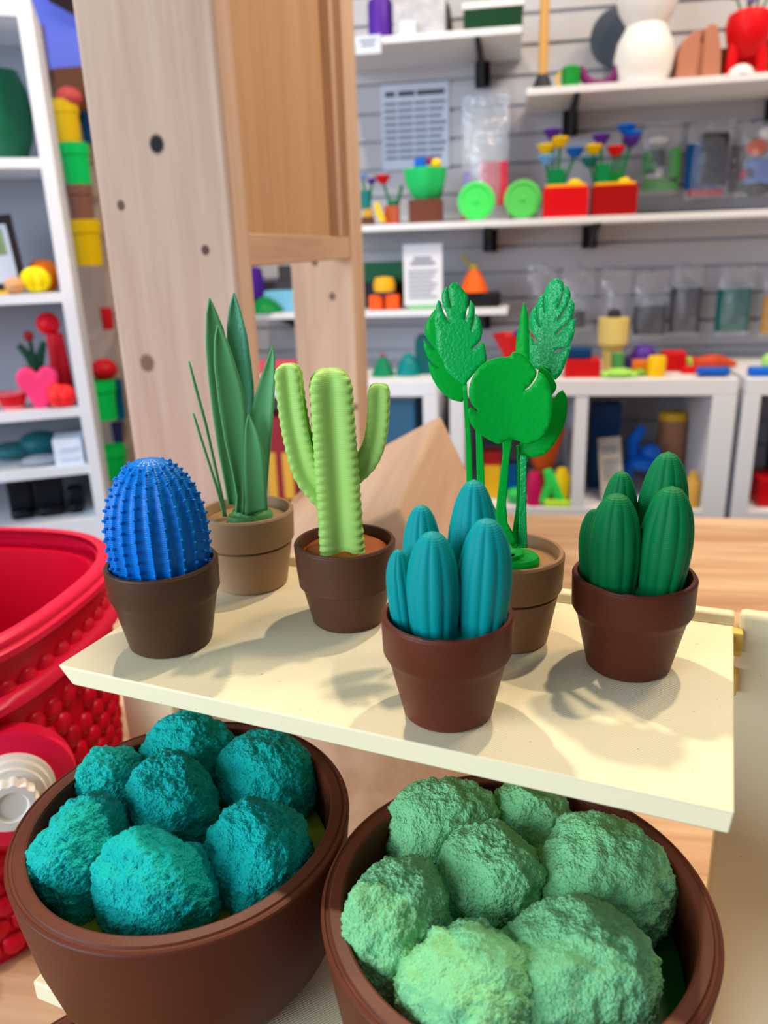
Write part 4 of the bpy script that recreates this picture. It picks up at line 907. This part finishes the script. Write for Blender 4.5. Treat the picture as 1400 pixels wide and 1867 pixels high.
bk('orange_ball', 'orange round pot on the second bookcase shelf', 'pot', 84, BS[1], 1.67, lambda I: I.lat('pot', C(255, 122, 10), [(0, 0), (16, 0), (27, 18), (28, 32), (20, 50), (8, 55), (0, 55)]), 526)
bk('heart_pot', 'pink heart shaped pot with a dark green plant and red bloom', 'planter', 78, BS[2], 1.60, lambda I: (I.p('heart', G().prism([(x*I.s, z*I.s) for x, z in [(-10, 0), (12, 0), (22, 26), (34, 46), (34, 62), (24, 72), (10, 72), (2, 60), (-8, 72), (-22, 72), (-34, 62), (-34, 46), (-22, 26)]], -.022, .022), C(244, 62, 122), bevel=.006), I.tube('leaf', C(8, 62, 44), [(0, 4, 56), (-8, 4, 90), (-22, 4, 112)], [7, 8, 5]), I.tube('leaf', C(8, 62, 44), [(2, 6, 56), (10, 6, 90), (20, 6, 114)], [7, 8, 5]), I.tube('stem', C(8, 62, 44), [(0, 0, 56), (-2, 0, 120)], 4), I.ball('bloom', C(140, 20, 30), -3, 126, 9)), 745)
bk('red_figure', 'tall red figure with a round head on the third shelf', 'figure', 122, BS[2], 1.665, lambda I: (I.lat('body', C(224, 24, 40), [(0, 0), (20, 0), (17, 60), (14, 118), (0, 122)]), I.ball('head', C(230, 16, 36), -8, 136, 20)), 745)
bk('red_ruffle', 'bright red crumpled heart before the tall red figure', 'heart', 116, BS[2], 1.573, lambda I: (I.ball('lobe', C(255, 50, 50), -8, 22, 17, 22), I.ball('lobe', C(255, 40, 44), 8, 20, 17, 20)), 745)
bk('red_cup', 'red and pale pink cup at the left of the third shelf', 'cup', 26, BS[2], 1.60, lambda I: I.lat('cup', C(236, 150, 160), [(0, 0), (18, 0), (26, 30), (22, 30), (0, 6)]).lat('band', C(206, 20, 36), [(20, 6), (25.5, 24), (25.6, 31), (22, 31), (22, 26)]), 748)
bk('teal_cloth', 'dark teal crumpled heap on the fourth shelf', 'cloth', 55, BS[3], 1.68, lambda I: (I.ball('fold', C(40, 96, 104), -22, 16, 42, 16, 30), I.ball('fold', C(24, 90, 100), 24, 24, 38, 24, 30)), 850)
bk('grey_cloth', 'pale grey folded cloth before the teal heap', 'cloth', 78, BS[3], 1.60, lambda I: I.ball('fold', C(160, 164, 176), 0, 9, 34, 9, 20), 855)
bk('white_box', 'small white box with pale lines on the fourth shelf', 'box', 132, BS[3], 1.60, lambda I: I.box('box', C(220, 232, 246), -24, 24, 0, 48, 60).box('line', C(190, 206, 232), -14, 18, 28, 33, 2, y=-31).box('line', C(190, 206, 232), -14, 18, 10, 15, 2, y=-31), 850)
for k, (px, w, h) in enumerate(((48, 30, 84), (100, 36, 84), (146, 22, 42))):
    bk('black_boot', ('black boot at the left of the lowest shelf', 'widest black boot on the lowest shelf', 'short black shoe by the right bookcase side')[k], 'boot', px, -.553, 1.66, lambda I: (I.box('shaft', C(14, 18, 26), -w*.7, w*.6, 0, h-3, 40, bevel=.006), I.box('toe', C(10, 12, 18), -w*.6, w*.6, 0, 18, 30, y=-28, bevel=.008)), 945, 'black boots on the lowest shelf')

# ------------------------------------------------------------------ hanging pots on the wall beside the bookcase
def hang(name, label, px, pytop, pybot, Y, w, c, cat='pot', group='coloured pots hanging beside the bookcase', rim=True):
    I = It(name, label, cat, px, pybot, None, Y, group); h = pybot-pytop; r = w/2
    pr = [(0, 0), (r*.84, 0), (r*.92, h*.70), (r, h*.72), (r, h), (r*.88, h), (r*.8, h*.1), (0, h*.1)] if rim else [(0, 0), (r*.9, 0), (r, h*.95), (r*.92, h), (0, h)]
    I.lat('pot', c, pr)
    yb = (WALL-Y)/I.s
    I.p('bracket', G().box(-4*I.s, 4*I.s, r*.8*I.s, yb*I.s, h*.6*I.s, h*.75*I.s), C(150, 130, 120))
    return I.end()
YW = 2.24
for a in (('upper yellow hanging pot, holding the coral ball', 128, 192, 266, 48, YEL), ('green hanging pot under the upper yellow one', 144, 268, 338, 52, C(0, 214, 104)), ('brown hanging pot between the green and lower yellow pots', 152, 342, 402, 46, C(140, 96, 84)),
          ('lower yellow hanging pot under the brown one', 164, 406, 484, 56, C(232, 196, 0)), ('green hanging pot under the red ball', 190, 692, 764, 56, C(0, 208, 90)), ('lowest green hanging pot behind the blue cactus', 211, 812, 872, 50, C(0, 196, 80))):
    hang('hanging_pot', a[0], a[1], a[2], a[3], YW, a[4], a[5])
for a in (('dark blue hanging pot behind the upper yellow pot', 162, 204, 262, 28, C(0, 64, 120)), ('blue hanging pot behind the green pot under the red ball', 222, 692, 764, 28, C(0, 90, 130)), ('navy hanging pot between the two lowest green pots', 217, 770, 808, 30, C(40, 44, 100))):
    hang('hanging_pot', a[0], a[1], a[2], a[3], 2.305, a[4]-9, a[5])
I = It('coral_ball', 'coral pink ball resting on the upper yellow hanging pot', 'ball', 128, 192, None, YW); I.ball('ball', C(222, 92, 88), 0, 14, 23, 17).end()
I = It('red_ball', 'red ball sitting on the green hanging pot', 'ball', 192, 692, None, YW); I.ball('ball', C(206, 20, 34), 0, 18, 24, 20).end()
hang('red_lantern', 'small red lantern with a pink stem high beside the front post', 198, 562, 600, YW, 22, C(186, 10, 24), 'lantern', None, False)
